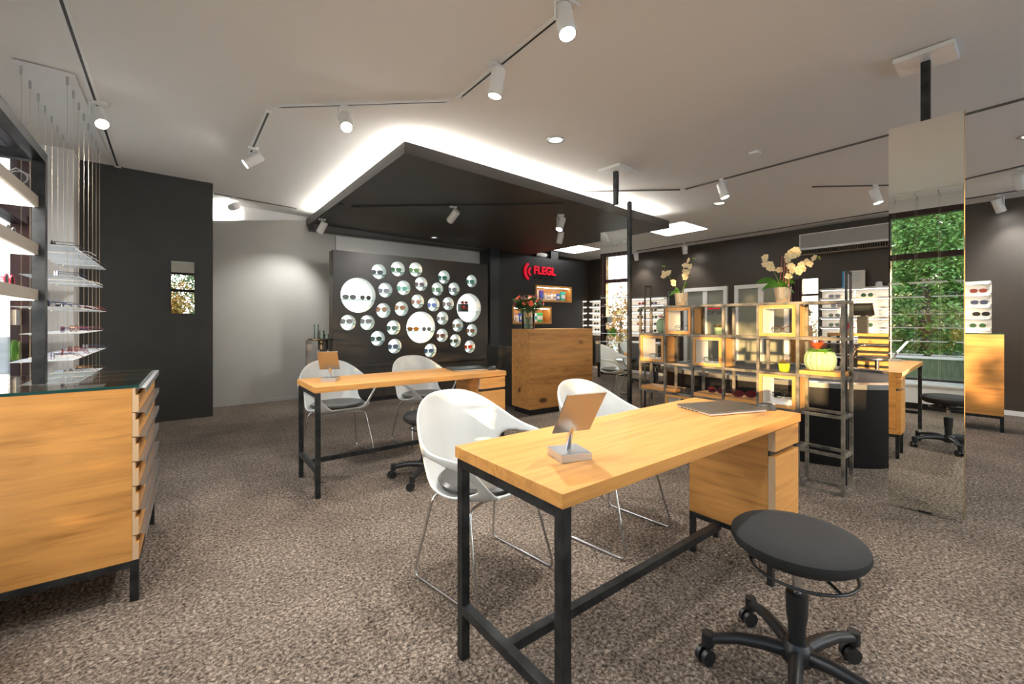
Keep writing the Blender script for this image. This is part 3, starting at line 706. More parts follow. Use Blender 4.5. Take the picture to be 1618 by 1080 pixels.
spl([(PX0 - 3.05, PZ0), (PX1 - 3.05, PZ0), (PX1 - 3.05, PZ1), (PX0 - 3.05, PZ1)])
for (x, z, r) in C2: spl([(x - 3.05 + r * math.cos(2 * math.pi * k / 40), z + r * math.sin(2 * math.pi * k / 40)) for k in range(40)])
tmp = bpy.data.objects.new('tmp', cu); COL.objects.link(tmp); dg = bpy.context.evaluated_depsgraph_get()
me = bpy.data.meshes.new_from_object(tmp.evaluated_get(dg)); bpy.data.objects.remove(tmp)
me.name = 'front_panel'; me.materials.clear(); me.materials.append(M_darkpanel)
po = bpy.data.objects.new('front_panel', me); COL.objects.link(po); po.parent = pw; po.location = (0, .009, 0); po.rotation_euler = (R(90), 0, 0)
MB().box((PX0 - 3.034, .1695, PZ0 + .016), (PX1 - 3.066, .185, PZ1 - .016)).build('backlight_panel', M_niche, pw)
m = MB(); a, b_ = PX0 - 3.05, PX1 - 3.05
m.box((a, .187, PZ0), (b_, .20, PZ1)); m.box((a, .019, PZ0), (a + .015, .1869, PZ1)); m.box((b_ - .015, .019, PZ0), (b_, .1869, PZ1)); m.box((a + .015, .019, PZ1 - .015), (b_ - .015, .169, PZ1)); m.box((a + .015, .019, PZ0), (b_ - .015, .169, PZ0 + .015)); m.build('case', M_darkpanel, pw)
for (x, z, r) in C2:
    m = MB(); n = 40; vs = []
    for yy in (.0185, .1695):
        for k in range(n): vs.append((x - 3.05 + (r + .001) * math.cos(2 * math.pi * k / n), yy, z + (r + .001) * math.sin(2 * math.pi * k / n)))
    m.add(vs, [(k, (k + 1) % n, n + (k + 1) % n, n + k) for k in range(n)])
    li = m.build('niche_lining', M_nlin, pw, smooth=True)
SPECC = [('grey',(.05,.05,.06),(.10,.11,.13)),('green',(.05,.10,.06),(.08,.20,.11)),('olive green',(.12,.2,.08),(.16,.30,.14)),('violet grey',(.10,.10,.16),(.16,.17,.24)),('mint',(.05,.3,.24),(.1,.42,.32)),
 ('red bridged',(.35,.03,.04),(.10,.10,.11)),('teal',(.03,.2,.17),(.06,.3,.25)),('bottle green',(.05,.2,.09),(.07,.27,.12)),('blue and yellow',(.7,.45,.03),(.12,.2,.35)),('turquoise',(.1,.5,.4),(.15,.5,.42)),
 ('black',(.01,.01,.01),(.02,.03,.02)),('amber round',(.12,.04,.01),(.42,.17,.07)),('small amber',(.15,.08,.03),(.40,.18,.06)),('brown round',(.10,.03,.015),(.30,.12,.06)),('blue',(.01,.03,.2),(.04,.12,.6)),('plum',(.12,.03,.06),(.15,.08,.10)),
 ('red framed',(.5,.05,.03),(.2,.05,.04)),('dark grey',(.02,.02,.03),(.08,.09,.12)),('slate',(.03,.03,.04),(.11,.12,.15)),('grey green',(.03,.08,.07),(.10,.20,.17)),('dark green aviator',(.1,.06,.03),(.04,.12,.09)),('navy',(.03,.04,.09),(.11,.14,.24)),
 ('tortoise',(.25,.10,.01),(.35,.14,.02)),('smoke',(.05,.05,.06),(.12,.13,.15)),('honey',(.25,.13,.05),(.3,.18,.08)),('copper',(.2,.07,.02),(.35,.15,.07)),('rust',(.2,.06,.04),(.28,.12,.08)),('moss',(.06,.07,.03),(.14,.16,.09)),('orange and red',(.7,.2,.03),(.55,.06,.03)),('steel blue',(.05,.07,.14),(.12,.18,.32))]
for i, ((x, z, r), (nm, fc, lc)) in enumerate(zip(C2, SPECC)):
    big = r > .2; zs_ = z - r * (.36 if not big else .24)
    if i in (17, 18, 11, 12): zs_ = z - r * .14
    hw = math.sqrt(max(r * r - (zs_ - z) ** 2, 0)) - .002
    MB().box((x - 3.05 - hw, .012, zs_ - .006), (x - 3.05 + hw, .165, zs_)).build('glass_shelf', mat('green_tinted_glass_shelf', (.12, .30, .27), .2), pw)
    grp = 'sunglasses in the round niches'
    rows = 'upper' if z > 1.75 else ('middle' if z > 1.2 else 'lower'); colw = 'left' if x < 2.7 else ('centre' if x < 3.5 else 'right')
    if big and i != 16:
        put_specs('n%d' % i, (x - .12, YP + .05, zs_), R(-6), nm + ' sunglasses, left pair on the big round niche shelf at the ' + colw, grp, fc, lc, scale=1.5)
        l2 = [('black round' if i == 10 else 'pale smoke')][0]
        put_specs('m%d' % i, (x + .12, YP + .05, zs_), R(6), l2 + ' sunglasses, right pair on the big round niche shelf at the ' + colw, grp, (.02, .02, .02), (.03, .03, .03) if i == 10 else (.14, .15, .16), True, 1.4)
    elif i == 16:
        bx_ = MB().box((-.075, -.05, 0), (.075, .05, .13)).build('display_box', mat('black_box_print', (.02, .02, .02), .4), loc=(x - .07, YP + .09, zs_)); MB().cyl((-.02, -.0515, .075), (-.02, -.0502, .075), .028, n=20).box((.02, -.0515, .05), (.06, -.0502, .06)).build('red_print', M_red if 'M_red' in globals() else mat('red_print', (.55, .03, .03), .4), bx_); tag(bx_, 'black box with red print on the shelf of the right big niche', 'box')
        put_specs('n16', (x - .07, YP + .05, zs_ + .1305), 0, 'red framed sunglasses lying on the black box in the right big niche', grp, fc, lc, scale=1.1)
    else:
        put_specs('n%d' % i, (x - .02, YP + .05, zs_), R(-4), '%s sunglasses in a small round niche, %s %s of the display wall' % (nm, rows, colw), grp, fc, lc, 'round' in nm, 1.5)
# low cabinet under it
t = thing('low_sideboard', 'low dark sideboard under the wall of round niches', 'sideboard', (3.0, 6.33, 0))
m = MB(); m.box((-1.22, 0, .53), (1.5, .55, .5745)); m.build('worktop', mat('dark_worktop', (.035, .034, .032), .3), t)
for k in range(4): MB().box((-1.20 + k * .67, .02, .07), (-1.20 + k * .67 + .665, .5, .529)).build('cabinet_front', M_darkpanel, t, bevel=.002)
MB().box((-1.18, .06, 0), (1.46, .5, .069)).build('plinth', M_plast, t)
# pale board above the niche wall
struct(MB().box((2.02, YG - .03, 1.9), (4.80, YG - .002, 2.575)).build('wall_back_white_recess', M_white))
struct(MB().box((1.62, YG - .25, 2.60), (4.95, YG, 2.685)).build('trim_5', mat('grey_soffit', (.09, .09, .09), .6)))

# ------------------------------------------------------------------ reception
t = thing('reception_counter', 'tall knotty oak reception counter on a black plinth', 'counter', (3.512, 4.178, 0), R(-3.4))
MB().box((0, 0, .076), (1.10, .40, 1.096)).build('carcass', OAKR, t, bevel=.0015)
MB().box((.03, .04, 0), (1.06, .38, .0759)).build('plinth', M_black, t)
t = thing('back_desk', 'dark grey desk behind the oak reception counter', 'desk', (3.70, 4.62, 0))
MB().box((0, 0, .0), (.03, .8, .84)).build('side_panel', M_darkpanel, t); MB().box((1.25, -.1, .0), (1.28, .8, .92)).build('side_panel', M_darkpanel, t); MB().box((.0305, .0, .70), (1.2495, .8, .74)).build('worktop', M_darkpanel, t)
MB().box((.031, .76, .0), (1.249, .79, .6999)).build('back_panel', M_darkpanel, t)
r_ = thing('small_radio', 'small silver device on the dark desk right of the oak counter', 'radio', (4.965, 4.72, .9205))
MB().box((-.012, -.09, 0), (.012, .09, .06)).build('casing', M_alu, r_); MB().box((-.0135, -.07, .015), (-.0122, .07, .045)).build('display', M_plast, r_)

# sign on the black wall: emblem arcs, name and a dark second line
sg = thing('wall_sign', 'red letters FLEGL with a double arc emblem on the black wall', 'sign', (5.79, 7.1, 2.27))
M_red = mat('red_sign_acrylic', (.62, .012, .03), .35, emit=(.6, .0, .02), es=.25)
def arc(cx, cz, r0, r1, a0, a1, name):
    n = 16; f = []; vs = []
    for k in range(n + 1):
        a = R(a0 + (a1 - a0) * k / n); tt = 1 - abs(2 * k / n - 1) * .25
        for rr in (r0 * 1.0 + (r1 - r0) * (1 - tt) * .5, r1 - (r1 - r0) * (1 - tt) * .5):
            for y in (-.03, -.002): vs.append((cx + rr * math.cos(a), y, cz + rr * math.sin(a)))
    for k in range(n):
        o = k * 4; p = o + 4; f += [(o, p, p + 2, o + 2), (o + 1, o + 3, p + 3, p + 1), (o, o + 1, p + 1, p), (o + 2, p + 2, p + 3, o + 3)]
    f += [(0, 2, 3, 1), (n * 4, n * 4 + 1, n * 4 + 3, n * 4 + 2)]
    m = MB(); m.add(vs, f); return m.build(name, M_red, sg)
arc(.22, -.01, .15, .22, 118, 242, 'emblem_arc'); arc(.215, -.01, .055, .10, 105, 255, 'emblem_arc')
def text(s, size, m_, parent, loc, rot, ext=.012, name='lettering', bold=0.0, ax='LEFT', sx=1):
    c = bpy.data.curves.new(name, 'FONT'); c.body = s; c.size = size; c.extrude = ext; c.align_x = ax; c.offset = bold
    o = bpy.data.objects.new(name, c); COL.objects.link(o); g = bpy.context.evaluated_depsgraph_get()
    me = bpy.data.meshes.new_from_object(o.evaluated_get(g)); bpy.data.objects.remove(o); me.materials.clear(); me.materials.append(m_)
    o = bpy.data.objects.new(name, me); COL.objects.link(o); o.parent = parent; o.location = loc; o.rotation_euler = rot; o.scale = (sx, 1, 1); return o
text('FLEGL', .235, M_red, sg, (.27, -.016, -.045), (R(90), 0, 0), bold=.008, sx=1.02)
text('OPTIK HÖREN', .10, mat('dark_sign_letter', (.04, .04, .045), .4), sg, (.30, -.01, -.15), (R(90), 0, 0), ext=.006, sx=1)
# lit oak niches in the black wall, products inside
PCOL = {'white': (.8, .8, .8), 'purple': (.10, .06, .35), 'blue': (.04, .15, .6), 'teal': (.05, .45, .42), 'green': (.06, .5, .16), 'grey': (.35, .36, .38), 'pink': (.75, .2, .35)}
def product(c, w, d, h, colr, label, cap=False, top=None):
    t = thing('lens_care_carton' if not cap else 'lens_care_bottle', label, 'carton' if not cap else 'bottle', c, 0, 'lens care products in the lit niches')
    pm = mat('pack_' + colr, PCOL[colr], .4); 
    if cap:
        m = MB(); m.lathe([(w * .46, 0), (w * .5, .004), (w * .5, h * .72), (w * .22, h * .82), (w * .22, h * .86)], n=18); m.build('bottle_body', pm, t, smooth=True)
        MB().cyl((0, 0, h * .8605), (0, 0, h), w * .24).build('cap', mat('pack_' + (top or 'white'), PCOL[top or 'white'], .4), t)
    else:
        MB().box((-w / 2, -d / 2, 0), (w / 2, d / 2, h)).build('carton_body', pm, t)
        MB().box((-w / 2 + .002, -d / 2 - .0012, h * .25), (w / 2 - .002, -d / 2 - .0003, h * .65)).build('printed_band', mat('pack_' + (top or 'white'), PCOL[top or 'white'], .4), t)
for i, (a, b_, c, d) in enumerate(NICHES):
    t = thing('wall_niche_box', ['upper oak niche box with light strip, set in the black wall', 'lower oak niche box with light strip, behind the flowers'][i], 'wall niche', (a, 7.1, c), 0, None)
    w, h, th = b_ - a, d - c, .045; m = MB()
    m.box((.001, -.012, .001), (w - .001, .25, th)); m.box((.001, -.012, h - th), (w - .001, .25, h - .001)); m.box((.001, -.012, th), (th, .25, h - th)); m.box((w - th, -.012, th), (w - .001, .25, h - th)); m.box((th, .23, th), (w - th, .25, h - th))
    m.build('box_frame', OAKX, t)
    MB().box((th + .01, .02, h - th - .008), (w - th - .01, .045, h - th - .0005)).build('led_strip', mat('niche_led', (.9, .9, .9), .5, emit=(1, .93, .8), es=9), t)
    z0 = c + th + .0005; y = 7.20
    if i == 0:
        L = [(6.24, .075, .21, 'white', 0, 'white', 'tall white lens care carton at the left of the upper niche'), (6.38, .085, .21, 'purple', 0, 'blue', 'purple lens care carton in the upper niche'),
             (6.50, .07, .15, 'white', 1, 'white', 'short white bottle in the upper niche'), (6.59, .09, .12, 'white', 0, 'grey', 'low white carton in the upper niche'), (6.70, .05, .17, 'white', 1, 'blue', 'slim white bottle with blue cap in the upper niche'),
             (6.78, .07, .14, 'white', 0, 'grey', 'white carton left of the blue one in the upper niche'), (6.88, .08, .15, 'blue', 0, 'white', 'blue and white carton in the upper niche'), (7.04, .12, .20, 'teal', 0, 'white', 'teal and white carton at the right of the upper niche')]
    else:
        L = [(5.60, .05, .20, 'grey', 0, 'white', 'grey carton at the left of the lower niche'), (5.69, .09, .16, 'white', 1, 'pink', 'white round bottle left of the flowers in the lower niche'), (5.79, .07, .19, 'blue', 0, 'white', 'blue carton left of the flowers in the lower niche'),
             (6.18, .11, .19, 'white', 0, 'teal', 'white carton right of the flowers in the lower niche'), (6.32, .16, .20, 'green', 0, 'white', 'green carton at the right of the lower niche')]
    for (x, w_, h_, cn, cap, tp, lb) in L: product((x, y, z0), w_, .06, h_, cn, lb, cap, tp)
# projector lamps on the black wall's top
t = thing('projector', 'small white and black projector on top of the black wall', 'projector', (6.34, 7.2, 2.59))
MB().cyl((-.12, 0, .09), (.16, 0, .07), .055, n=20).build('barrel', M_whitem, t, smooth=True); m = MB(); m.cyl((-.16, 0, .093), (-.1205, 0, .09), .06); m.cyl((.1605, 0, .07), (.2, 0, .067), .05); m.build('lens_ring', M_plast, t); MB().box((-.02, -.03, 0), (.04, .03, .03)).build('foot', M_plast, t)
t = thing('wall_speaker', 'black upright box beside the projector on the black wall', 'speaker', (6.74, 7.2, 2.59))
MB().box((-.10, -.05, 0), (.12, .05, .19)).build('casing', M_plast, t, bevel=.005); MB().box((-.07, -.0535, .02), (.09, -.0502, .17)).build('front_grille', M_steel, t)

# flowers on the counter
def leaf_quad(m, c, d, up, L, w, bend=.2):
    c, d, up = Vector(c), Vector(d).normalized(), Vector(up)
    s = d.cross(up); s = s.normalized() if s.length > 1e-4 else Vector((1, 0, 0)); n = s.cross(d)
    p0, p1, p2 = c, c + d * L * .55 + n * L * bend * .3, c + d * L - n * L * bend * .3
    m.add([p0, p1 + s * w / 2, p2, p1 - s * w / 2, p1 + n * w * .12], [(0, 1, 4), (1, 2, 4), (2, 3, 4), (3, 0, 4)])
def blossom(m, c, r, n=None):
    c = Vector(c); d = Vector((random.uniform(-1, 1), random.uniform(-1, 1), random.uniform(.1, 1))).normalized() if n is None else Vector(n).normalized()
    u = d.orthogonal().normalized(); v = d.cross(u)
    for ring, (rr, tilt) in enumerate(((r, .25), (r * .7, .7), (r * .42, 1.3))):
        for k in range(7):
            a = 2 * math.pi * k / 7 + ring * .4; o = u * math.cos(a) + v * math.sin(a)
            leaf_quad(m, c, o + d * tilt, d, rr, rr * .8, -.3)
t = thing('flower_bouquet', 'round bouquet of salmon, pink and purple flowers in the glass vase', 'bouquet', (3.62, 4.34, 1.105))
m = MB(); random.seed(3)
hd = []
for k in range(120):
    a, e = random.uniform(0, 2 * math.pi), math.acos(random.uniform(-.15, 1)); rr = random.uniform(.10, .17)
    hd.append((rr * 1.12 * math.cos(a) * math.sin(e), rr * 1.12 * math.sin(a) * math.sin(e), .30 + rr * .75 * math.cos(e)))
for h in hd:
    for _ in range(5): leaf_quad(m, [x * .8 + random.uniform(-.02, .02) for x in h[:2]] + [h[2] - .03], (h[0] + random.uniform(-.1, .1), h[1] + random.uniform(-.1, .1), h[2] - .25 + random.uniform(-.1, .1)), (0, 0, 1), random.uniform(.05, .08), .022)
for _ in range(420):
    a, q = random.uniform(0, 6.283), random.random(); rr = .04 + .12 * q ** .7
    leaf_quad(m, (rr * math.cos(a), rr * math.sin(a), .20 + .16 * q + random.uniform(-.03, .03)), (math.cos(a), math.sin(a), random.uniform(-.4, .8)), (0, 0, 1), random.uniform(.05, .09), .03)
m.build('foliage', mat('bouquet_leaf', (.06, .14, .035), .6), t)
m = MB()
for k in range(16): h = random.choice(hd); m.tube([(random.uniform(-.03, .03), random.uniform(-.03, .03), .01), (h[0] * .3, h[1] * .3, .17), (h[0] * .8, h[1] * .8, h[2] - .03)], .003, 5)
m.build('stems', mat('bouquet_stem', (.06, .14, .04), .6), t)
for nm, colr, ks, rr in (('salmon_roses', (.85, .17, .10), (0, 9, 18, 27, 36, 5, 44, 53, 62, 80), .045), ('pink_flowers', (.70, .07, .18), tuple(range(1, 118, 6)), .036), ('purple_sprays', (.32, .07, .28), tuple(range(2, 118, 5)), .03), ('cream_flowers', (.75, .5, .42), tuple(range(3, 118, 12)), .036)):
    m = MB()
    for k in ks: h = hd[k]; blossom(m, (h[0] * 1.03, h[1] * 1.03, h[2] + .012), rr, (h[0], h[1], h[2] - .28))
    if nm == 'salmon_roses':
        for p in ((-.055, -.10, .34), (.055, -.11, .33)): blossom(m, p, .048, (p[0], p[1] * 2, .05))
    m.build(nm, mat(nm, colr, .6), t)
t = thing('glass_vase', 'clear cylindrical glass vase on the oak reception counter', 'vase', (3.62, 4.34, 1.097))
m = MB(); m.lathe([(.0, .002), (.083, .002), (.085, .006), (.090, .245), (.086, .245), (.081, .012), (.0, .012)], n=40); m.build('glass_body', M_glass, t, smooth=True)
m = MB(); m.lathe([(0, .013), (.080, .013), (.083, .15), (0, .15)], n=32); m.build('water', glassy('water_in_vase', (.82, .90, .84), .3, body=(.5, .6, .5), bodymix=.12), t, smooth=True)

# ------------------------------------------------------------------ open steel display shelf
SX, SY, PIT, SZ, SD, NBY, NRZ = 3.585, .953, .2725, .2685, .20, 6, 5
sh = thing('open_display_shelf', 'open grid shelf of raw steel bars with oak cubes and planks', 'shelf', (SX, SY, 0))
b_ = .020
for ix, x in enumerate((0, SD - b_)):
    for k in range(NBY + 1):
        MB().box((x, k * PIT - b_ / 2, 0), (x + b_, k * PIT + b_ / 2, NRZ * SZ)).build('post', M_rsteel, sh)
for j in range(NRZ + 1):
    z1 = NRZ * SZ if j == NRZ else j * SZ + b_ / 2; z0 = z1 - b_ if j else 0; z1 = z0 + b_
    for x in (0, SD - b_):
        m = MB()
        for k in range(NBY): m.box((x + .0005, k * PIT + b_ / 2, z0), (x + b_ - .0005, (k + 1) * PIT - b_ / 2, z1))
        m.build('long_rail', M_rsteel, sh)
    for k in range(NBY + 1): MB().box((b_, k * PIT - b_ / 2 + .0005, z0), (SD - b_, k * PIT + b_ / 2 - .0005, z1)).build('cross_rail', M_rsteel, sh)
def bay(col, row):   # col 0 = leftmost in the photo, row 0 = top
    y0 = (NBY - 1 - col) * PIT + b_ / 2; z0 = (NRZ - 1 - row) * SZ + b_ / 2 if row < NRZ - 1 else b_
    return y0, y0 + PIT - b_, z0, (NRZ - row) * SZ - b_ / 2 - (b_ / 2 if row == 0 else 0)
for (c_, r__) in ((1, 0), (4, 0), (0, 1), (2, 1), (4, 2), (1, 3)):
    y0, y1, z0, z1 = bay(c_, r__); y0 += .001; y1 -= .001; z0 += .001; z1 -= .002; th = .022
    if True:
        m = MB(); xa, xb = -.006, SD + .006
        m.box((xa, y0, z0), (xb, y0 + th, z1)); m.box((xa, y1 - th, z0), (xb, y1, z1)); m.box((xa, y0 + th, z0), (xb, y1 - th, z0 + th)); m.box((xa, y0 + th, z1 - th), (xb, y1 - th, z1))
        q = m.build('oak_cube', OAKC, sh)
        m = MB(); e = .001; xa += .012
        m.box((xa, y0 + th + e, z0 + th + e), (xb, y0 + th + .003, z1 - th - e)); m.box((xa, y1 - th - .003, z0 + th + e), (xb, y1 - th - e, z1 - th - e)); m.box((xa, y0 + th + .003, z0 + th + e), (xb, y1 - th - .003, z0 + th + .003)); m.box((xa, y0 + th + .003, z1 - th - .003), (xb, y1 - th - .003, z1 - th - e))
        m.build('white_liner', M_whitelac, q)
def plank(ca, cb, row, part=1):
    y1 = bay(ca, row)[1]; y0 = bay(cb, row)[0]; z0 = bay(ca, row)[2]
    if part < 1: y0 = y1 - (y1 - y0) * part
    MB().box((b_ * .0 + .004, y0 + .001, z0 + .0005), (SD - .004, y1 - .001, z0 + .028)).build('oak_plank', OAKY, sh)
# planks cut between the posts
for c_, r__, pt in ((5, 1, 1), (0, 2, 1), (2, 2, 1), (3, 2, 1)): plank(c_, c_, r__, pt)
y0, y1, z0, z1 = bay(1, 2); MB().box((.004, y1 - .10, z0 + .0005), (SD - .004, y1 - .001, z0 + .028)).build('oak_plank', OAKY, sh)
y0, y1, z0, z1 = bay(1, 1); MB().box((.001, y0 + .001, z0 - .004), (SD - .001, y1 - .001, z0 + .002)).build('black_tray', M_plast, sh)
y0, y1, z0, z1 = bay(3, 1); MB().box((.001, y0 + .001, z0 - .004), (SD - .001, y1 - .001, z0 + .002)).build('black_tray', M_plast, sh)
def bpt(col, row, fy=.5, x=.1, dz=.0005): y0, y1, z0, z1 = bay(col, row); return (SX + x, SY + y0 + (y1 - y0) * fy, z0 + dz)
# spectacles in the cubes
GC = 'spectacles in the oak cubes'
for (c_, r__, lb, fc) in ((1, 0, 'thin dark spectacles in the upper left oak cube', (.03, .02, .06)), (4, 0, 'dark spectacles with red temple tips in the upper right oak cube', (.05, .01, .012)), (0, 1, 'fine metal spectacles in the leftmost oak cube', (.2, .2, .2)), (2, 1, 'dark rimmed spectacles in the cube of the second row centre', (.02, .03, .05)), (4, 2, 'black spectacles on the white stand in the lower right cube', (.01, .01, .01))):
    p = bpt(c_, r__, .42, .05, .026)
    if r__ == 2:
        tag(MB().box((-.07, -.07, 0), (.07, .07, .035)).build('display_stand', M_whitelac, loc=(p[0] + .05, p[1], p[2])), 'white acrylic stand in the lower right oak cube', 'stand'); p = (p[0] + .02, p[1], p[2] + .0355)
    o = bpy.data.objects.new('spectacles', None); bpy.data.objects.remove(o)
    put_specs('c%d%d' % (c_, r__), p, R(-90 + 12), lb, GC, fc, (.55, .6, .62), False, 1.15, 'glasses', 'spectacles')
p = bpt(3, 2, .48, .07, .029); 
put_specs('plank_red', (p[0], p[1], p[2] + .0), R(-60), 'dark red sunglasses standing upright on the plank in the third row', 'sunglasses on the oak plank', (.16, .01, .02), (.10, .015, .02), False, 1.3)
bpy.data.objects[-1] if False else None
p = bpt(2, 2, .35, .09, .029); put_specs('plank_dk', p, R(-80), 'dark red sunglasses lying on the plank near the steel post', 'sunglasses on the oak plank', (.12, .01, .02), (.07, .01, .015), False, 1.15)
p = bpt(1, 2, .35, .09, .0125)
for k, (dy, lb) in enumerate(((-.05, 'black sunglasses lying in the third row bay, right one'), (.03, 'black sunglasses lying in the third row bay, left one'))): put_specs('tray', (p[0], p[1] + dy, p[2] - .012 if False else bay(1, 2)[2] + .0005), R(-90 + 20 * k), lb, 'black sunglasses in the third row bay')
y0, y1, z0, z1 = bay(1, 2); MB().box((.001, y0 + .001, z0 - .004), (SD - .001, y1 - .102, z0 + .0002)).build('black_tray', M_plast, sh)

# plants
M_pot = add_noise_color(mat('sage_green_ribbed_pot', (.33, .46, .28), .55), (.30, .44, .25), (.37, .49, .31), nscale=20)
def ribbed_pot(c, s, label, plabel, tall=1.0):
    t = thing('ribbed_flower_pot', label, 'flower pot', c, 0, 'sage green ribbed flower pots')
    f = lambda a, z: 1 - .07 * abs(math.cos(a * 7)) ** 6 - .0
    m = MB(); m.lathe([(.0, 0), (.055, 0), (.070, .006), (.086, .035), (.090, .065), (.086, .095), (.074, .120 ), (.066, .122), (.062, .110), (.0, .108)], n=112, mod=lambda a, z: 1 - .085 * (abs(math.cos(a * 7)) ** 8)); o = m.build('pot_body', M_pot, t, smooth=True)
    m = MB(); m.cyl((0, 0, .1085), (0, 0, .112), .055, n=24); m.build('soil', mat('potting_soil', (.03, .02, .012), .9), t)
    t.scale = (s, s, s * tall)
    p = thing('bromeliad', plabel, 'plant', (c[0], c[1], c[2] + .1125 * s * tall), 0, 'bromeliads in the ribbed pots')
    m = MB()
    for k in range(46):
        a = random.uniform(0, 6.28); e = random.uniform(.0, .5); leaf_quad(m, (.02 * math.cos(a), .02 * math.sin(a), .0), (math.cos(a), math.sin(a), e), (0, 0, 1), random.uniform(.04, .075), .02, .5)
    m.build('green_leaves', mat('bright_leaf', (.12, .32, .03), .5), p)
    m = MB()
    for k in range(60):
        a = random.uniform(0, 6.28); leaf_quad(m, (.008 * math.cos(a) - .01, .008 * math.sin(a) + .015, .015 + random.uniform(0, .02)), (math.cos(a) * .7, math.sin(a) * .7, random.uniform(.4, 1.4)), (0, 0, 1), random.uniform(.05, .08), .006, .1)
    m.build('orange_bracts', mat('orange_bract', (.55, .10, .02), .5), p); p.scale = (s, s, s)
ribbed_pot(bpt(5, 1, .60, .105, .0285), 1.12, 'large sage ribbed pot on the plank at the right end of the shelf', 'orange bromeliad in the large ribbed pot at the right', 1.0)
ribbed_pot(bpt(0, 0, .25, .10, .0005 + 0), .78, 'sage ribbed pot in the top left bay of the shelf', 'red bromeliad in the ribbed pot in the top left bay', 1.35)
# little steel plates under pots standing in open bays
for c_, r__ in ((0, 0), (2, 0), (4, 1)):
    y0, y1, z0, z1 = bay(c_, r__); MB().box((.001, y0 + .0006, z0 - .006), (SD - .001, y1 - .0006, z0)).build('steel_plate', M_rsteel, sh)
def succulent(c, s, col_, label, pl, leafc):
    t = thing('small_flower_pot', label, 'flower pot', c, 0, 'small green flower pots')
    m = MB(); m.lathe([(0, 0), (.030, 0), (.034, .004), (.042, .060), (.038, .060), (.034, .048), (0, .048)], n=36, mod=lambda a, z: 1); m.build('pot_body', col_, t, smooth=True); t.scale = (s,) * 3
    p = thing('succulent_plant', pl, 'plant', (c[0], c[1], c[2] + .0485 * s), 0, 'succulents in small pots')
    m = MB()
    for k in range(90):
        a = random.uniform(0, 6.28); r = random.uniform(0, .03); leaf_quad(m, (r * math.cos(a), r * math.sin(a), random.uniform(0, .025)), (math.cos(a), math.sin(a), random.uniform(.1, 1)), (0, 0, 1), random.uniform(.02, .045), .009, .2)
    m.build('rosette', leafc, p); p.scale = (s,) * 3
succulent(bpt(4, 1, .45, .10), .98, mat('lime_green_pot', (.42, .52, .03), .45), 'small lime green pot in the second row of the shelf', 'brown green succulent in the lime green pot', mat('brown_leaf', (.16, .11, .03), .6))
succulent(bpt(2, 0, .30, .11), 1.0, M_pot, 'small pale green pot in the top row behind the left orchid', 'brown green succulent in the pale green pot', mat('brown_leaf', (.16, .11, .03), .6))
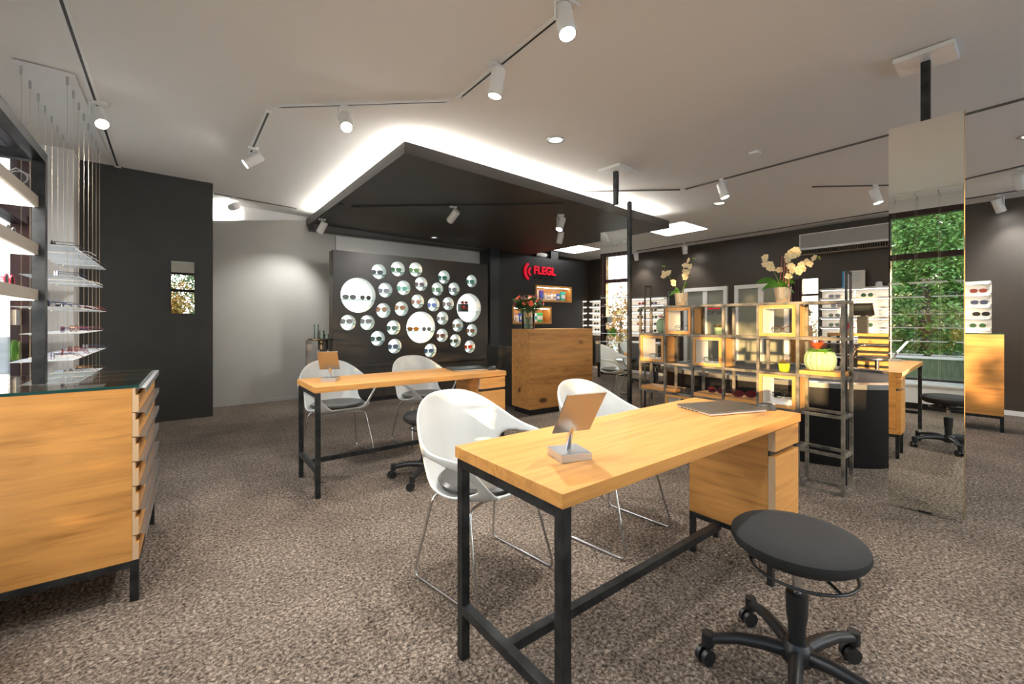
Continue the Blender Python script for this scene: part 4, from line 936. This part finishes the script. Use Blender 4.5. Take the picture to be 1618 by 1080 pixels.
# orchids in silver pots
M_petal = mat('cream_orchid_petal', (.80, .68, .44), .6, Subsurface_Weight=.0); M_yel = mat('orchid_throat', (.75, .45, .05), .6); M_oleaf = mat('orchid_leaf', (.035, .12, .015), .35); M_ostem = mat('orchid_stem', (.12, .20, .04), .5)
def orchid(c, sprays, leaves, label, plabel, s=1.0, stakes=0):
    t = thing('silver_flower_pot', label, 'flower pot', c, 0, 'silver glass orchid pots')
    m = MB(); m.lathe([(0, 0), (.040, 0), (.044, .006), (.058, .108), (.060, .112), (.054, .112), (.050, .09), (0, .09)], n=40, mod=lambda a, z: 1 - .03 * abs(math.sin(a * 9)) ** 2); m.build('pot_body', mat('mercury_silver', (.88, .88, .86), .16, .85), t, smooth=True); t.scale = (s,) * 3
    p = thing('orchid', plabel, 'plant', (c[0], c[1], c[2] + .0905 * s), 0, 'white orchids on top of the steel shelf')
    fl = MB(); th = MB(); stm = MB(); bud = MB(); lf = MB()
    # image-right is -Y, depth is X
    for pts, nf in sprays:
        P = [Vector((x, -u, z)) for (u, z, x) in pts]; P2 = []
        for i in range(len(P) - 1):
            for q in range(5): P2.append(P[i].lerp(P[i + 1], q / 5))
        P2.append(P[-1]); stm.tube(P2, .0022, 6)
        n = len(P2)
        for k in range(nf):
            b = P2[int(n * .42 + (n * .5) * k / nf)]
            o = b + Vector((random.uniform(-.04, .01), random.uniform(-.032, .032), random.uniform(-.028, .03)))
            d = Vector((-1, random.uniform(-.6, .6), random.uniform(-.3, .3))).normalized(); u = d.orthogonal().normalized(); v = d.cross(u); a0 = random.uniform(0, 6)
            for q in range(5):
                a = a0 + q * 1.2566; oo = u * math.cos(a) + v * math.sin(a); r_ = .023 if q % 2 else .027
                vs = [o]; 
                for (tt, ww) in ((.35, .26), (.7, .46), (1.0, .18)): vs += [o + oo * r_ * tt + d.cross(oo) * r_ * ww + d * .003 * tt, o + oo * r_ * tt - d.cross(oo) * r_ * ww + d * .003 * tt]
                fl.add(vs, [(0, 1, 2), (1, 3, 4, 2), (3, 5, 6, 4)])
            th.cyl(o, o + d * .007, .005, .002, n=6)
        e = P2[-1]
        for k in range(3): bud.lathe([(0, -.007), (.005, -.003), (.005, .003), (0, .007)], c=e + Vector((0, random.uniform(-.012, .012), random.uniform(-.012, .012))), n=8)
    for (u, z, x, w) in leaves:
        e = Vector((x, -u, z)); a = Vector((0, 0, .0)); mid = (a + e) * .5 + Vector((0, 0, .06 + abs(u) * .25)); vs = []; N = 9; sd = e.cross(Vector((0, 0, 1))).normalized() if Vector((e.x, e.y)).length > .01 else Vector((1, 0, 0))
        sd = (sd + Vector((-.25, 0, .95)) * (1 if sd.y * e.x <= 0 else 1)).normalized()
        for k in range(N + 1):
            q = k / N; pt = a * (1 - q) ** 2 + mid * 2 * q * (1 - q) + e * q * q; ww = w * math.sin(math.pi * (.12 + .86 * q)) ** .7
            vs += [pt + sd * ww, pt - Vector((0, 0, ww * .25)), pt - sd * ww]
        lf.add(vs, [(3 * k, 3 * k + 1, 3 * k + 4, 3 * k + 3) for k in range(N)] + [(3 * k + 1, 3 * k + 2, 3 * k + 5, 3 * k + 4) for k in range(N)])
    fl.build('blossoms', M_petal, p); th.build('flower_throats', M_yel, p); stm.build('flower_stems', M_ostem, p); bud.build('buds', mat('green_bud', (.35, .45, .06), .5), p); lf.build('leaves', M_oleaf, p, smooth=True)
    if stakes:
        k = MB()
        for i in range(stakes): k.cyl((.0, .02 - .02 * i, -.01), (.01, -.01 - .02 * i + .015, .27 - .03 * (i % 2)), .0022, n=6)
        k.build('support_sticks', mat('orange_stick', (.45, .10, .03), .5), p)
    m = MB(); m.cyl((0, 0, -.0005), (0, 0, .012), .03, .045, n=16); m.build('bark', mat('orchid_bark', (.35, .14, .06), .8), p)
orchid((SX + .105, SY + 4.62 * PIT, NRZ * SZ + .0005), [([(0, 0, 0), (-.07, .12, -.02), (-.13, .20, 0), (-.17, .285, -.02)], 7), ([(0, 0, 0), (.05, .14, 0), (.07, .23, -.01), (.13, .33, 0)], 8)],
       [(-.13, -.03, -.03, .022), (-.06, .05, -.02, .016), (.06, .10, .03, .016)], 'silver glass pot holding the left orchid on top of the shelf', 'left cream orchid with two flower sprays on top of the shelf', 1.03)
orchid((SX + .10, SY + 1.50 * PIT, NRZ * SZ + .0005), [([(0, 0, 0), (-.05, .13, 0), (-.09, .22, 0), (-.13, .25, 0)], 9), ([(0, 0, 0), (.04, .16, 0), (.08, .27, -.02), (.11, .30, 0)], 10), ([(0, 0, 0), (.06, .10, -.02), (.14, .17, -.02), (.24, .22, 0)], 12)],
       [(-.19, .06, -.02, .034), (-.13, .0, -.05, .026), (.10, -.03, -.07, .030), (.07, .05, .05, .028), (.02, .07, -.06, .03)], 'silver glass pot holding the right orchid on top of the shelf', 'right white orchid with orange sticks and broad leaves', 1.03, 4)
# ------------------------------------------------------------------ steel hoops behind the shelf
for (px, pt, lb) in ((1019, 451, 'black steel hoop rising behind the left end of the shelf'), (1337, 427.5, 'black steel hoop rising behind the right end of the shelf')):
    p = at_x(px, pt, 3.86); t = thing('steel_hoop', lb, 'hoop', (p.x, p.y, 0), 0, 'black steel hoops behind the shelf')
    for dx in (0, .10): MB().box((dx - .007, -.007, 0), (dx + .007, .007, p.z - .018)).build('upright', M_steel, t)
    MB().box((-.007, -.007, p.z - .0179), (.107, .007, p.z)).build('top_bar', M_steel, t)

# ------------------------------------------------------------------ tapered oval black counter behind the shelf
t = thing('oval_black_counter', 'large oval black counter with pale rim behind the open steel shelf', 'counter', (4.98, 1.90, 0))
def sup(a, A, B, e=2.6): c, s = math.cos(a), math.sin(a); return (A * math.copysign(abs(c) ** (2 / e), c), B * math.copysign(abs(s) ** (2 / e), s))
m = MB(); n = 72; vs = []; lv = [(.80, 1.06, 0), (.81, 1.07, .03), (.88, 1.13, .655)]
for (A, B, z) in lv: vs += [(*sup(2 * math.pi * k / n, A, B), z) for k in range(n)]
m.add(vs, [(i * n + k, i * n + (k + 1) % n, (i + 1) * n + (k + 1) % n, (i + 1) * n + k) for i in range(2) for k in range(n)] + [tuple(range(n))[::-1]]); m.build('drum_body', mat('black_laminate', (.008, .008, .009), .35), t, smooth=True)
m = MB(); vs = []
for (A, B, z) in [(.80, 1.05, .6555), (.90, 1.15, .6555), (.90, 1.15, .695), (.78, 1.03, .695)]: vs += [(*sup(2 * math.pi * k / n, A, B), z) for k in range(n)]
m.add(vs, [(i * n + k, i * n + (k + 1) % n, ((i + 1) % 4) * n + (k + 1) % n, ((i + 1) % 4) * n + k) for i in range(4) for k in range(n)]); m.build('top_rim', mat('polished_grey_rim', (.30, .30, .29), .18, .5), t, smooth=True)
m = MB(); m.add([(*sup(2 * math.pi * k / n, .80, 1.05), .672) for k in range(n)], [tuple(range(n))]); m.build('top_surface', M_black, t)

# ------------------------------------------------------------------ bar table with stools at the brown wall
t = thing('bar_table', 'oak bar table with slatted front before the sunglasses rack', 'table', (7.15, 1.15, 0))
MB().box((0, 0, 1.0), (.45, .93, 1.035)).build('tabletop', OAKY, t)
m = MB(); m.box((.08, .02, 0), (.40, .60, .999)); m.build('body', M_plast, t)
for k in range(10): MB().box((.055, .02, .06 + k * .094), (.0795, .60, .118 + k * .094)).build('slat', OAKR, t)
for y in (.80, .90): MB().box((.03, y, 0), (.06, y + .03, .999)).build('leg', M_steel, t)
t = thing('bar_stool', 'chrome bar stool with low back in front of the slatted bar table', 'bar stool', (6.66, 1.43, 0), 0, 'chrome bar stools at the bar table')
m = MB(); m.lathe([(0, 0), (.17, 0), (.19, .012), (.19, .03), (.16, .045), (0, .045)], c=(0, 0, .735), n=32, sx=1, sy=1.1); m.build('seat', M_cush, t, smooth=True)
pts = rounded([(-.17, -.20, .76), (.02, -.23, .83), (.20, -.20, .90), (.20, .20, .90), (.02, .23, .83), (-.17, .20, .76)], .07); MB().tube(pts, .011).build('back_hoop', M_chrome, t, smooth=True)
m = MB(); m.lathe([(.19, .735), (.20, .745), (.19, .755)], n=32, sy=1.1); m.build('seat_ring', M_chrome, t)
MB().cyl((0, 0, .02), (0, 0, .44), .032).cyl((0, 0, .44), (0, 0, .734), .022).build('column', M_chrome, t, smooth=True)
m = MB(); m.lathe([(.0, .0), (.21, .0), (.21, .008), (.06, .022), (0, .024)], n=36); m.build('floor_plate', M_chrome, t, smooth=True)
copy_thing(t, (6.72, 1.90, 0), R(8), 'chrome bar stool further left, partly behind the steel posts')
t = thing('payment_terminal', 'black tilted screen terminal on the oak bar table', 'terminal', (7.30, 1.72, 1.0355))
MB().box((-.03, -.055, 0), (.05, .055, .23)).build('stand', M_plast, t); m = MB(); m.X = Matrix.Rotation(R(-35), 4, 'Y'); m.box((-.02, -.13, -.06), (.01, .12, .12)); m.build('screen', M_plast, t, loc=(-.03, .0, .30))
m = MB(); m.X = Matrix.Rotation(R(-35), 4, 'Y'); m.box((-.0215, -.11, -.04), (-.0203, .10, .10)); m.build('screen_glass', mat('dark_screen', (.05, .06, .06), .08), t, loc=(-.03, .0, .30))
t = thing('leaflet_holder', 'grey leaflet holder with a red ribbon on the bar table', 'holder', (7.28, 1.90, 1.0355)); MB().box((-.01, -.07, 0), (.05, .07, .20)).build('holder_body', mat('holder_grey', (.45, .42, .38), .5), t); m = MB(); m.add([(-.012, .05, .13), (-.012, -.05, .13), (-.012, -.03, .04), (-.012, .02, .04), (-.02, .0, .15)], [(0, 1, 4), (1, 2, 4), (2, 3, 4), (3, 0, 4)]); m.build('red_ribbon', mat('red_ribbon', (.7, .02, .04), .5), t)

# ------------------------------------------------------------------ sunglasses racks on the brown walls
def rack(name_loc, rz, L, label, rows, cols, glab, seed, lit=(0, 1), dep=.15, zt=1.72, dz=.152):
    """local: y from 0 to L along the wall, shelves stick out towards -x, wall at x=+dep"""
    t = thing('sunglasses_rack', label, 'rack', name_loc, rz, 'white sunglasses racks on the brown walls')
    MB().box((dep - .018, 0, zt - dz * (rows - 1) - .12), (dep - .002, L, zt - .02)).build('back_panel', M_cream, t)
    for k in range(rows):
        z = zt - dz * k
        s = MB().box((0, 0, z - .032), (dep - .019, L, z)).build('shelf_board', M_whitelac, t)
        MB().box((.012, .02, z - .0345), (.03, L - .02, z - .0322)).build('led_strip', mat('rack_led', (.9, .9, .9), .5, emit=(1, .93, .84), es=7), s)
    for y in cols.get('stiles', []): MB().box((dep - .03, y, zt - dz * (rows - 1) - .1), (dep - .0185, y + .03, zt - .033)).build('stile', M_whitelac, t)
    rnd = random.Random(seed); M = t.matrix_basis if False else Matrix.Translation(name_loc) @ Matrix.Rotation(rz, 4, 'Z')
    kinds = [('black', (.01, .01, .01), (.02, .02, .02)), ('dark green', (.02, .03, .02), (.03, .08, .04)), ('brown red', (.15, .03, .02), (.25, .05, .03)), ('violet grey', (.04, .04, .06), (.08, .08, .12))]
    for k in range(1, rows):
        for j, y in enumerate(cols['y']):
            z = zt - dz * k + .0005; kd = rnd.choice(kinds); p = M @ Vector((.035, y + rnd.uniform(-.02, .02), z))
            put_specs('r' + kd[0], p, rz - R(90), '%s sunglasses, %s from the left on the %s shelf of the %s' % (kd[0], ORD[len(cols['y']) - 1 - j], ORD[k], glab), 'sunglasses on the ' + glab, kd[1], kd[2], kd[0] == 'dark green', 1.25)
    return t
rack((8.25, .634, 0), 0, 1.87, 'long white sunglasses rack with lit shelves behind the bar table', 6, {'y': [.10, .55, .82, 1.28, 1.66], 'stiles': [1.42]}, 'right rack', 5)
rack((8.25, 5.36, 0), 0, 2.12, 'white sunglasses rack near the far corner, seen past the narrow mirror', 6, {'y': [.25, .6, 1.0, 1.5, 1.9], 'stiles': [.62, 1.4]}, 'far left rack', 9)
rack((6.98, 7.50, 0), R(90), .0 + 1.15 * 0 + .01, 'x', 1, {'y': []}, 'x', 1) if False else None
rack((8.20, 7.50, 0), R(90), 1.0, 'white lit rack on the far wall between black wall and corner', 6, {'y': [.2, .55], 'stiles': [.3]}, 'corner rack', 12)
M_cert = mat('certificate_paper', (.75, .74, .70), .6)
t = thing('framed_certificate', 'framed certificate with blue edge standing on the right rack', 'certificate', (8.27, 2.05, 1.7205), R(0))
MB().box((0, -.13, 0), (.02, .13, .26)).build('panel', M_cert, t); MB().box((-.001, .131, 0), (.021, .155, .26)).build('blue_edge', mat('blue_edge', (.02, .28, .6), .4), t)
m = MB()
for k in range(9): w_ = .09 - .012 * (k % 3); m.box((-.0015, -w_, .225 - k * .019), (-.0005, w_, .230 - k * .019))
m.build('printed_lines', mat('grey_print', (.35, .42, .46), .6), t)
m = MB(); m.lathe([(0, 0), (.045, 0), (.038, .06), (.03, .07), (0, .07)], n=20); o = m.build('small_white_cup', M_whitelac, loc=(8.30, 1.76, 1.7205), smooth=True); tag(o, 'small white upturned cup beside the certificate', 'cup')
# air conditioner
t = thing('air_conditioner', 'long wall air conditioner with perforated front high on the brown wall', 'air conditioner', (8.20, 1.0, 2.29))
M_perf = mat('perforated_sheet', (.30, .30, .29), .45)
def perf():
    n, l, b = nodes(M_perf); tt = n.new('ShaderNodeTexCoord'); v = n.new('ShaderNodeTexVoronoi'); v.inputs['Scale'].default_value = 75; v.inputs['Randomness'].default_value = 0
    r = n.new('ShaderNodeValToRGB'); r.color_ramp.elements[0].position = .30; r.color_ramp.elements[0].color = (.10, .10, .095, 1); r.color_ramp.elements[1].position = .38; r.color_ramp.elements[1].color = (.36, .36, .35, 1)
    l.new(tt.outputs['Object'], v.inputs['Vector']); l.new(v.outputs['Distance'], r.inputs[0]); l.new(r.outputs[0], b.inputs['Base Color'])
perf()
MB().box((.012, 0, .09), (.198, 1.78, .35)).build('housing', M_whitem, t); MB().box((.006, .02, .12), (.0118, 1.76, .335)).build('front_grille', M_perf, t); MB().box((0, 0, .085), (.0119, 1.78, .118)).build('front_lip', M_alu, t)
m = MB(); m.box((.02, 0, .0), (.05, 1.78, .02)); m.box((.14, 0, .0), (.19, 1.78, .02)); 
for k in range(60): m.box((.02, .015 + k * .0297, .021), (.12, .021 + k * .0297, .084))
m.build('outlet_louvres', mat('brown_louvre', (.18, .15, .11), .5), t)
# wall mirrors on the brown wall and on the anthracite wall
t = thing('wall_mirror', 'wall mirror left of the sunglasses rack, glaring with window light', 'mirror', (8.385, 2.56, .4), R(0)); MB().box((-.006, 0, 0), (0, .40, 1.52)).build('mirror_glass', M_mirror, t); MB().box((.0005, .005, .005), (.012, .395, 1.515)).build('backing', M_plast, t); t.rotation_euler = (0, 0, R(0))
t = thing('glazed_picture', 'dark glazed panel on the brown wall behind the left orchid', 'picture', (8.385, 5.0, 1.2)); MB().box((-.006, 0, 0), (0, .30, .62)).build('glass_front', mat('dark_glazing', (.05, .05, .045), .05, .3), t); m = MB(); m.box((-.012, -.012, -.01), (.012, -.0005, .63)); m.box((-.012, .3005, -.01), (.012, .312, .63)); m.box((-.012, -.0004, .6205), (.012, .3004, .632)); m.build('slim_frame', M_alu, t)
pa, pb = at_y(270.5, 412, YD - .02), at_y(307, 495, YD - .02)
t = thing('hanging_mirror', 'small upright mirror on the anthracite wall reflecting autumn trees', 'mirror', (pa.x, YD - .035, pb.z), R(0)); MB().box((0, 0, 0), (pb.x - pa.x, .004, pa.z - pb.z)).build('mirror_glass', M_mirror, t); MB().box((.01, .0045, .01), (pb.x - pa.x - .01, .03, pa.z - pb.z - .01)).build('backing', M_plast, t)
# OPTIK lettering on the glass door
t = thing('door_lettering', 'red mark and OPTIK lettering on the glass door', 'sign', tuple(at_x(1117, 497, 8.375)))
text('OPTIK', .115, mat('dark_letter', (.05, .05, .05), .5), t, (0, 0, 0), (R(90), 0, R(-90)), ext=.001)
m = MB(); m.box((-.002, -.13, .11), (.0, -.02, .135)); m.box((-.002, -.26, .11), (.0, -.15, .135)); m.build('red_mark', M_red, t)

# grey desk and stools in the far left background
t = thing('grey_panel_desk', 'grey panel desk far behind the left end of the steel shelf', 'desk', (7.1, 4.75, 0)); MB().box((0, 0, .32), (.03, 1.5, .74)).build('modesty_panel', mat('grey_panel', (.26, .27, .26), .35), t); MB().box((0, 0, .7405), (.7, 1.5, .77)).build('tabletop', mat('grey_panel', (.26, .27, .26), .35), t)
for y in (.02, 1.44): MB().box((.04, y, 0), (.08, y + .04, .74)).build('leg', M_steel, t)
copy_thing(st, (6.7, 5.15, 0), R(30), 'black swivel stool far back by the grey panel desk, left one'); copy_thing(st, (6.75, 4.55, 0), R(50), 'black swivel stool far back by the grey panel desk, right one')
# pedestal with glasses beside the grey wall
pp = at_z(502, 640, 0); t = thing('pedestal_table', 'narrow grey pedestal table by the grey wall left of the niche wall', 'table', (1.55, 6.45, 0))
m = MB(); m.box((-.13, -.03, 0), (-.09, .13, .93)); m.build('side_panel', mat('grey_pedestal', (.20, .20, .21), .5), t); MB().box((.05, 0, 0), (.12, .10, .80)).build('column', M_plast, t); m = MB(); m.lathe([(0, .93), (.16, .93), (.17, .94), (.17, .955), (0, .955)], c=(.05, .05, 0), n=30); m.build('tabletop', M_darkpanel, t, smooth=True)
MB().cyl((.085, .05, .80), (.085, .05, .9299), .07, n=20).build('holder', M_plast, t)
def tumbler(c, lb, h=.1, r=.03):
    m = MB(); m.lathe([(0, .001), (r * .9, .001), (r, .004), (r * 1.05, h), (r * .98, h), (r * .93, .008), (0, .008)], n=20); o = m.build('drinking_glass', M_glass, loc=c, smooth=True); tag(o, lb, 'glass', 'drinking glasses on the pedestal table')
tumbler((1.53, 6.45, .9555), 'clear glass at the left on the pedestal table'); tumbler((1.53, 6.45, 1.0565), 'clear glass stacked on top of the left glass on the pedestal table', .10, .028); tumbler((1.60, 6.44, .9555), 'clear glass in the middle of the pedestal table', .11, .032); tumbler((1.68, 6.50, .9555), 'low clear glass at the right on the pedestal table', .06)

# ------------------------------------------------------------------ hanging glass shelves by the window
def hanging(yc, label, ceiling_label, seedn, ny=8, skip=()):
    xa, xb = -.848, -.625; ys_ = [yc + .229 * k for k in range(ny)]; zc = ct(-.7)
    t = thing('cable_display', label, 'cable display', ((xa + xb) / 2, ys_[0], 0)); X = Matrix.Translation((-(xa + xb) / 2, -ys_[0], 0))
    m = MB(); m.X = X; m.box((xa - .03, ys_[0] - .06, zc - .018), (xb + .045, ys_[-1] + .06, zc - .006)); m.build('ceiling_plate', M_whitem, t)
    for x in (xa, xb):
        for y in ys_:
            m = MB(); m.X = X; m.cyl((x, y, .351 if y < 2.3 or y > 3.5 else .62), (x, y, zc - .0185), .0011, n=6); c = m.build('cable', mat('brass_steel_cable', (.50, .43, .32), .35, .8), t)
            m = MB(); m.X = X; m.cyl((x, y, zc - .075), (x, y, zc - .0185), .0075, n=10); m.build('cable_grip', M_alu, c)
    lv = [1.73, 1.535, 1.30, 1.11, .925, .74]
    rnd = random.Random(seedn); sh_ = []
    for li, z in enumerate(lv):
        k0 = 0 if li % 2 == 0 else 1
        for k in range(k0, ny - 1, 2):
            ya, yb = ys_[k] - .075, ys_[k + 1] + .075
            m = MB(); m.X = X; m.box((xa - .04, ya, z - .005), (xb + .04, yb, z)); m.build('glass_shelf', M_shelfglass, t)
            m = MB(); m.X = X
            for x in (xa, xb):
                for y in (ys_[k], ys_[k + 1]): m.cyl((x, y, z - .014), (x, y, z - .0055), .006, n=8)
            m.build('shelf_clamp', M_alu, t)
            sh_.append((li, k, (ya + yb) / 2, z))
    return sh_
BAYW = ['nearest', 'second', 'third', 'farthest']
HG = 'spectacles on the hanging glass shelves'
cols_ = [('black', (.02, .02, .02)), ('dark red', (.22, .02, .03)), ('dark blue', (.02, .04, .12)), ('tortoise', (.20, .08, .02)), ('silver', (.5, .5, .5)), ('plum', (.10, .03, .09))]
rnd = random.Random(4)
for (li, k, y, z) in hanging(4.388, 'glass shelves hung on steel cables in the window behind the left cabinet', '', 3):
    if rnd.random() < .75:
        nm, fc = rnd.choice(cols_); put_specs('h' + nm, (-.72 + rnd.uniform(-.03, .02), y, z + .0005), R(-90 + rnd.uniform(-25, 25)), '%s spectacles on the %s hanging glass shelf from the top, %s bay' % (nm, ORD[li], BAYW[k // 2]), HG, fc, (.6, .65, .66), rnd.random() < .3, 1.15, 'glasses', 'spectacles')
for (li, k, y, z) in hanging(-.15, 'glass shelves hung on cables in the window, seen only in the big mirror', '', 6, 8):
    if rnd.random() < .7:
        nm, fc = rnd.choice(cols_); put_specs('h' + nm, (-.72, y, z + .0005), R(-90 + rnd.uniform(-25, 25)), '%s spectacles seen in the big mirror, %s glass shelf from the top, %s bay' % (nm, ORD[li], BAYW[k // 2]), 'spectacles on the mirrored glass shelves', fc, (.6, .65, .66), rnd.random() < .3, 1.15, 'glasses', 'spectacles')

# ------------------------------------------------------------------ lit shelf rack at the left edge
t = thing('lit_wall_rack', 'black steel rack with lit white shelves at the far left', 'rack', (-.475, 2.74, 0))
zb_ = .9275
MB().box((-.02, -.02, zb_), (.02, .02, 1.93)).build('post', M_steel, t)
MB().box((-.02, -1.1, 0), (.02, -1.06, 1.93)).build('post', M_steel, t); MB().box((-.50, -1.1, 0), (-.46, -1.06, 1.93)).build('post', M_steel, t); MB().box((-.50, -.02, zb_), (-.46, .02, 1.93)).build('post', M_steel, t)
m = MB(); m.box((-.02, -1.06, 1.89), (.02, -.02, 1.93)); m.box((-.50, -1.06, 1.89), (-.46, -.02, 1.93)); m.build('top_rail', M_steel, t)
m = MB(); m.box((-.46, -.02, 1.89), (-.02, .02, 1.93)); m.box((-.46, -1.1, 1.89), (-.02, -1.06, 1.93)); m.build('cross_rail', M_steel, t)
for k, z in enumerate((1.735, 1.53, 1.335)):
    s = MB().box((-.455, -1.055, z - .045), (-.0, -.022, z)).build('shelf_board', M_taupe, t)
    MB().box((-.45, -1.05, z - .0475), (-.012, -.026, z - .0452)).build('lit_underside', M_ledw, s)
for k, (y, z, nm, fc) in enumerate(((2.52, 1.7355, 'silver', (.4, .4, .4)), (2.62, 1.7355, 'amber', (.5, .25, .05)), (2.60, 1.5305, 'grey', (.25, .25, .25)), (2.58, 1.3355, 'red', (.6, .03, .08)))):
    put_specs('k' + nm, (-.53, y, z), R(90 + 80 * (k == 0)), nm + ' spectacles at the front of the lit rack, left edge of the photo', 'spectacles on the lit rack', fc, (.6, .65, .66), True, 1.1, 'glasses', 'spectacles')
# round stickers on the window glass
for (py, cn, lb) in (((552, (.20, .45, .05), 'dark green round sticker on the window glass')), ((553, (.55, .75, .25), 'pale green round sticker on the window glass'))):
    pass
for i, (px, py, cn, lb) in enumerate(((24, 553, (.16, .42, .04), 'dark green round sticker on the window glass, left one'), (33, 554, (.50, .68, .25), 'pale green round sticker on the window glass, right one'))):
    p = at_x(px, py, X0 - .056); m = MB(); m.cyl((-.001, 0, 0), (0, 0, 0), .095, n=32); tag(m.build('round_sticker', mat('sticker_%d' % i, cn, .5), loc=p), lb, 'sticker', 'green round stickers on the window')
p = at_x(31, 501, X0 - .056); tag(MB().box((-.001, -.11, -.07), (0, .11, .07)).build('white_sticker', M_whitelac, loc=p), 'white rectangular notice on the window glass above the green stickers', 'sticker')

# ------------------------------------------------------------------ outside
struct(MB().box((-60, -50, -.35), (X0 - .14, 60, -.25)).build('ground_outside', add_noise_color(mat('pavement', (.22, .21, .2), .9), (.16, .17, .13), (.27, .26, .24), nscale=.4)))
struct(MB().box((X0 - .13, -50, -.35), (30, YB - .25, -.25)).build('ground_behind', mat('bounce_paving', (.55, .53, .5), .9)))  # unseen ground made pale to bounce daylight up to the ceiling
M_bark = mat('bark', (.10, .07, .05), .9)
def leafmat(name, c1, c2):
    return add_noise_color(mat(name, c1, .65), c1, c2, nscale=1.5, lo=.35, hi=.65)
LG = leafmat('green_leaf', (.08, .20, .035), (.20, .34, .06)); LD = leafmat('dark_green_leaf', (.03, .09, .025), (.10, .20, .045)); LY = leafmat('autumn_leaf', (.45, .18, .02), (.35, .26, .04))
def tree(c, rx, ry, z0, z1, n, lm, label, lsz=.11):
    t = thing('tree', label, 'tree', c, 0, 'trees outside the windows'); rnd = random.Random(int(c[0] * 10 + c[1] * 7))
    m = MB(); m.tube([(0, 0, -.25), (.05, .03, z0 + .3), (0, .05, (z0 + z1) / 2)], .1, 8, rad=[.14, .11, .05]); m.build('trunk', M_bark, t)
    m = MB(); cl = [(rnd.uniform(-.8, .8), rnd.uniform(-.85, .85), rnd.uniform(-.9, .85), rnd.uniform(.25, .5)) for _ in range(26)]
    for _ in range(n):
        a, b, g, q = rnd.choice(cl); d = Vector((rnd.gauss(0, 1), rnd.gauss(0, 1), rnd.gauss(0, 1))).normalized() * q * rnd.uniform(.7, 1)
        p = Vector(((a + d.x) * rx, (b + d.y) * ry, z0 + (z1 - z0) * ((g + d.z + 1) / 2)))
        if p.z < -.2: continue
        leaf_quad(m, p, (rnd.uniform(-1, 1), rnd.uniform(-1, 1), rnd.uniform(-.8, .5)), (rnd.uniform(-.4, .4), rnd.uniform(-.4, .4), 1), lsz * rnd.uniform(.6, 1.3), lsz * .65, .3)
    m.build('crown', lm, t)
tree((-3.9, 1.1, 0), .6, .75, -.1, 4.0, 12000, LG, 'bright green leafy tree filling the big mirror', .09)
tree((-6.1, 1.3, 0), 1.0, 1.1, -.1, 5.2, 16000, LD, 'dark green leafy tree behind the bright one in the big mirror', .14)
tree((-12.5, 1.8, 0), 1.8, 2.6, -.1, 8.5, 12000, LD, 'tall dark tree furthest behind in the big mirror', .22)
tree((-8.3, -5.75, 0), .7, .7, .9, 2.6, 800, LD, 'added sparse tree, out of view, that dapples the low sun', .22)  # unseen, added to break up the sun on the right cabinet
tree((-12.0, -8.0, 0), 1.4, 2.3, 3.35, 6.2, 14000, LD, 'added unseen tall tree with high crown, blocking sun through the upper window', .22)  # crown put in to stop sun reaching the doors and racks
tree((-8.2, -2.4, 0), 1.3, 1.9, 3.0, 5.6, 14000, LD, 'second added unseen tall tree, blocking high sun nearer the big mirror view', .22)  # second sun blocker, its crown starts above the shelf's beam
tree((-7.5, 9.0, 0), 1.6, 1.6, .0, 2.4, 3500, LY, 'yellow autumn tree beyond the left window', .16)
tree((-.4, -4.9, 0), .9, .6, -.2, 2.4, 5000, LY, 'orange autumn tree reflected in the small hanging mirror')
tree((.7, -7.6, 0), 1.8, 1.0, .2, 5.4, 14000, LD, 'green tree reflected in the top of the small hanging mirror')
t = thing('hedge', 'clipped hedge added out of view to block sun through the lower window', 'hedge', (-2.5, -4.6, 0))  # added sun blocker, sets the lower edge of the sunlight indoors
m = MB(); m.box((-.2, -6, -.25), (.2, 4.9, 1.16)); m.build('hedge_body', LD, t); m = MB(); hr = random.Random(2)
for _ in range(5000): leaf_quad(m, (hr.uniform(-.24, .24), hr.uniform(-6, 4.95), hr.uniform(-.2, 1.22)), (hr.uniform(-1, 1), hr.uniform(-1, 1), hr.uniform(-.2, 1)), (0, 0, 1), .08, .05)
m.build('hedge_leaves', LG, t)
t = thing('garden_fence', 'dull green fence low behind the window, seen in the big mirror', 'fence', (-2.9, 0, -.25)); MB().box((-.02, -.9, 0), (.02, 4.2, .80)).build('fence_panel', add_noise_color(mat('fence_green', (.10, .14, .08), .6), (.08, .12, .06), (.14, .18, .11), scale=(1, 8, 1), nscale=4), t); MB().box((-.03, -.9, .8005), (.03, 4.2, .84)).build('top_rail', M_whitem, t)
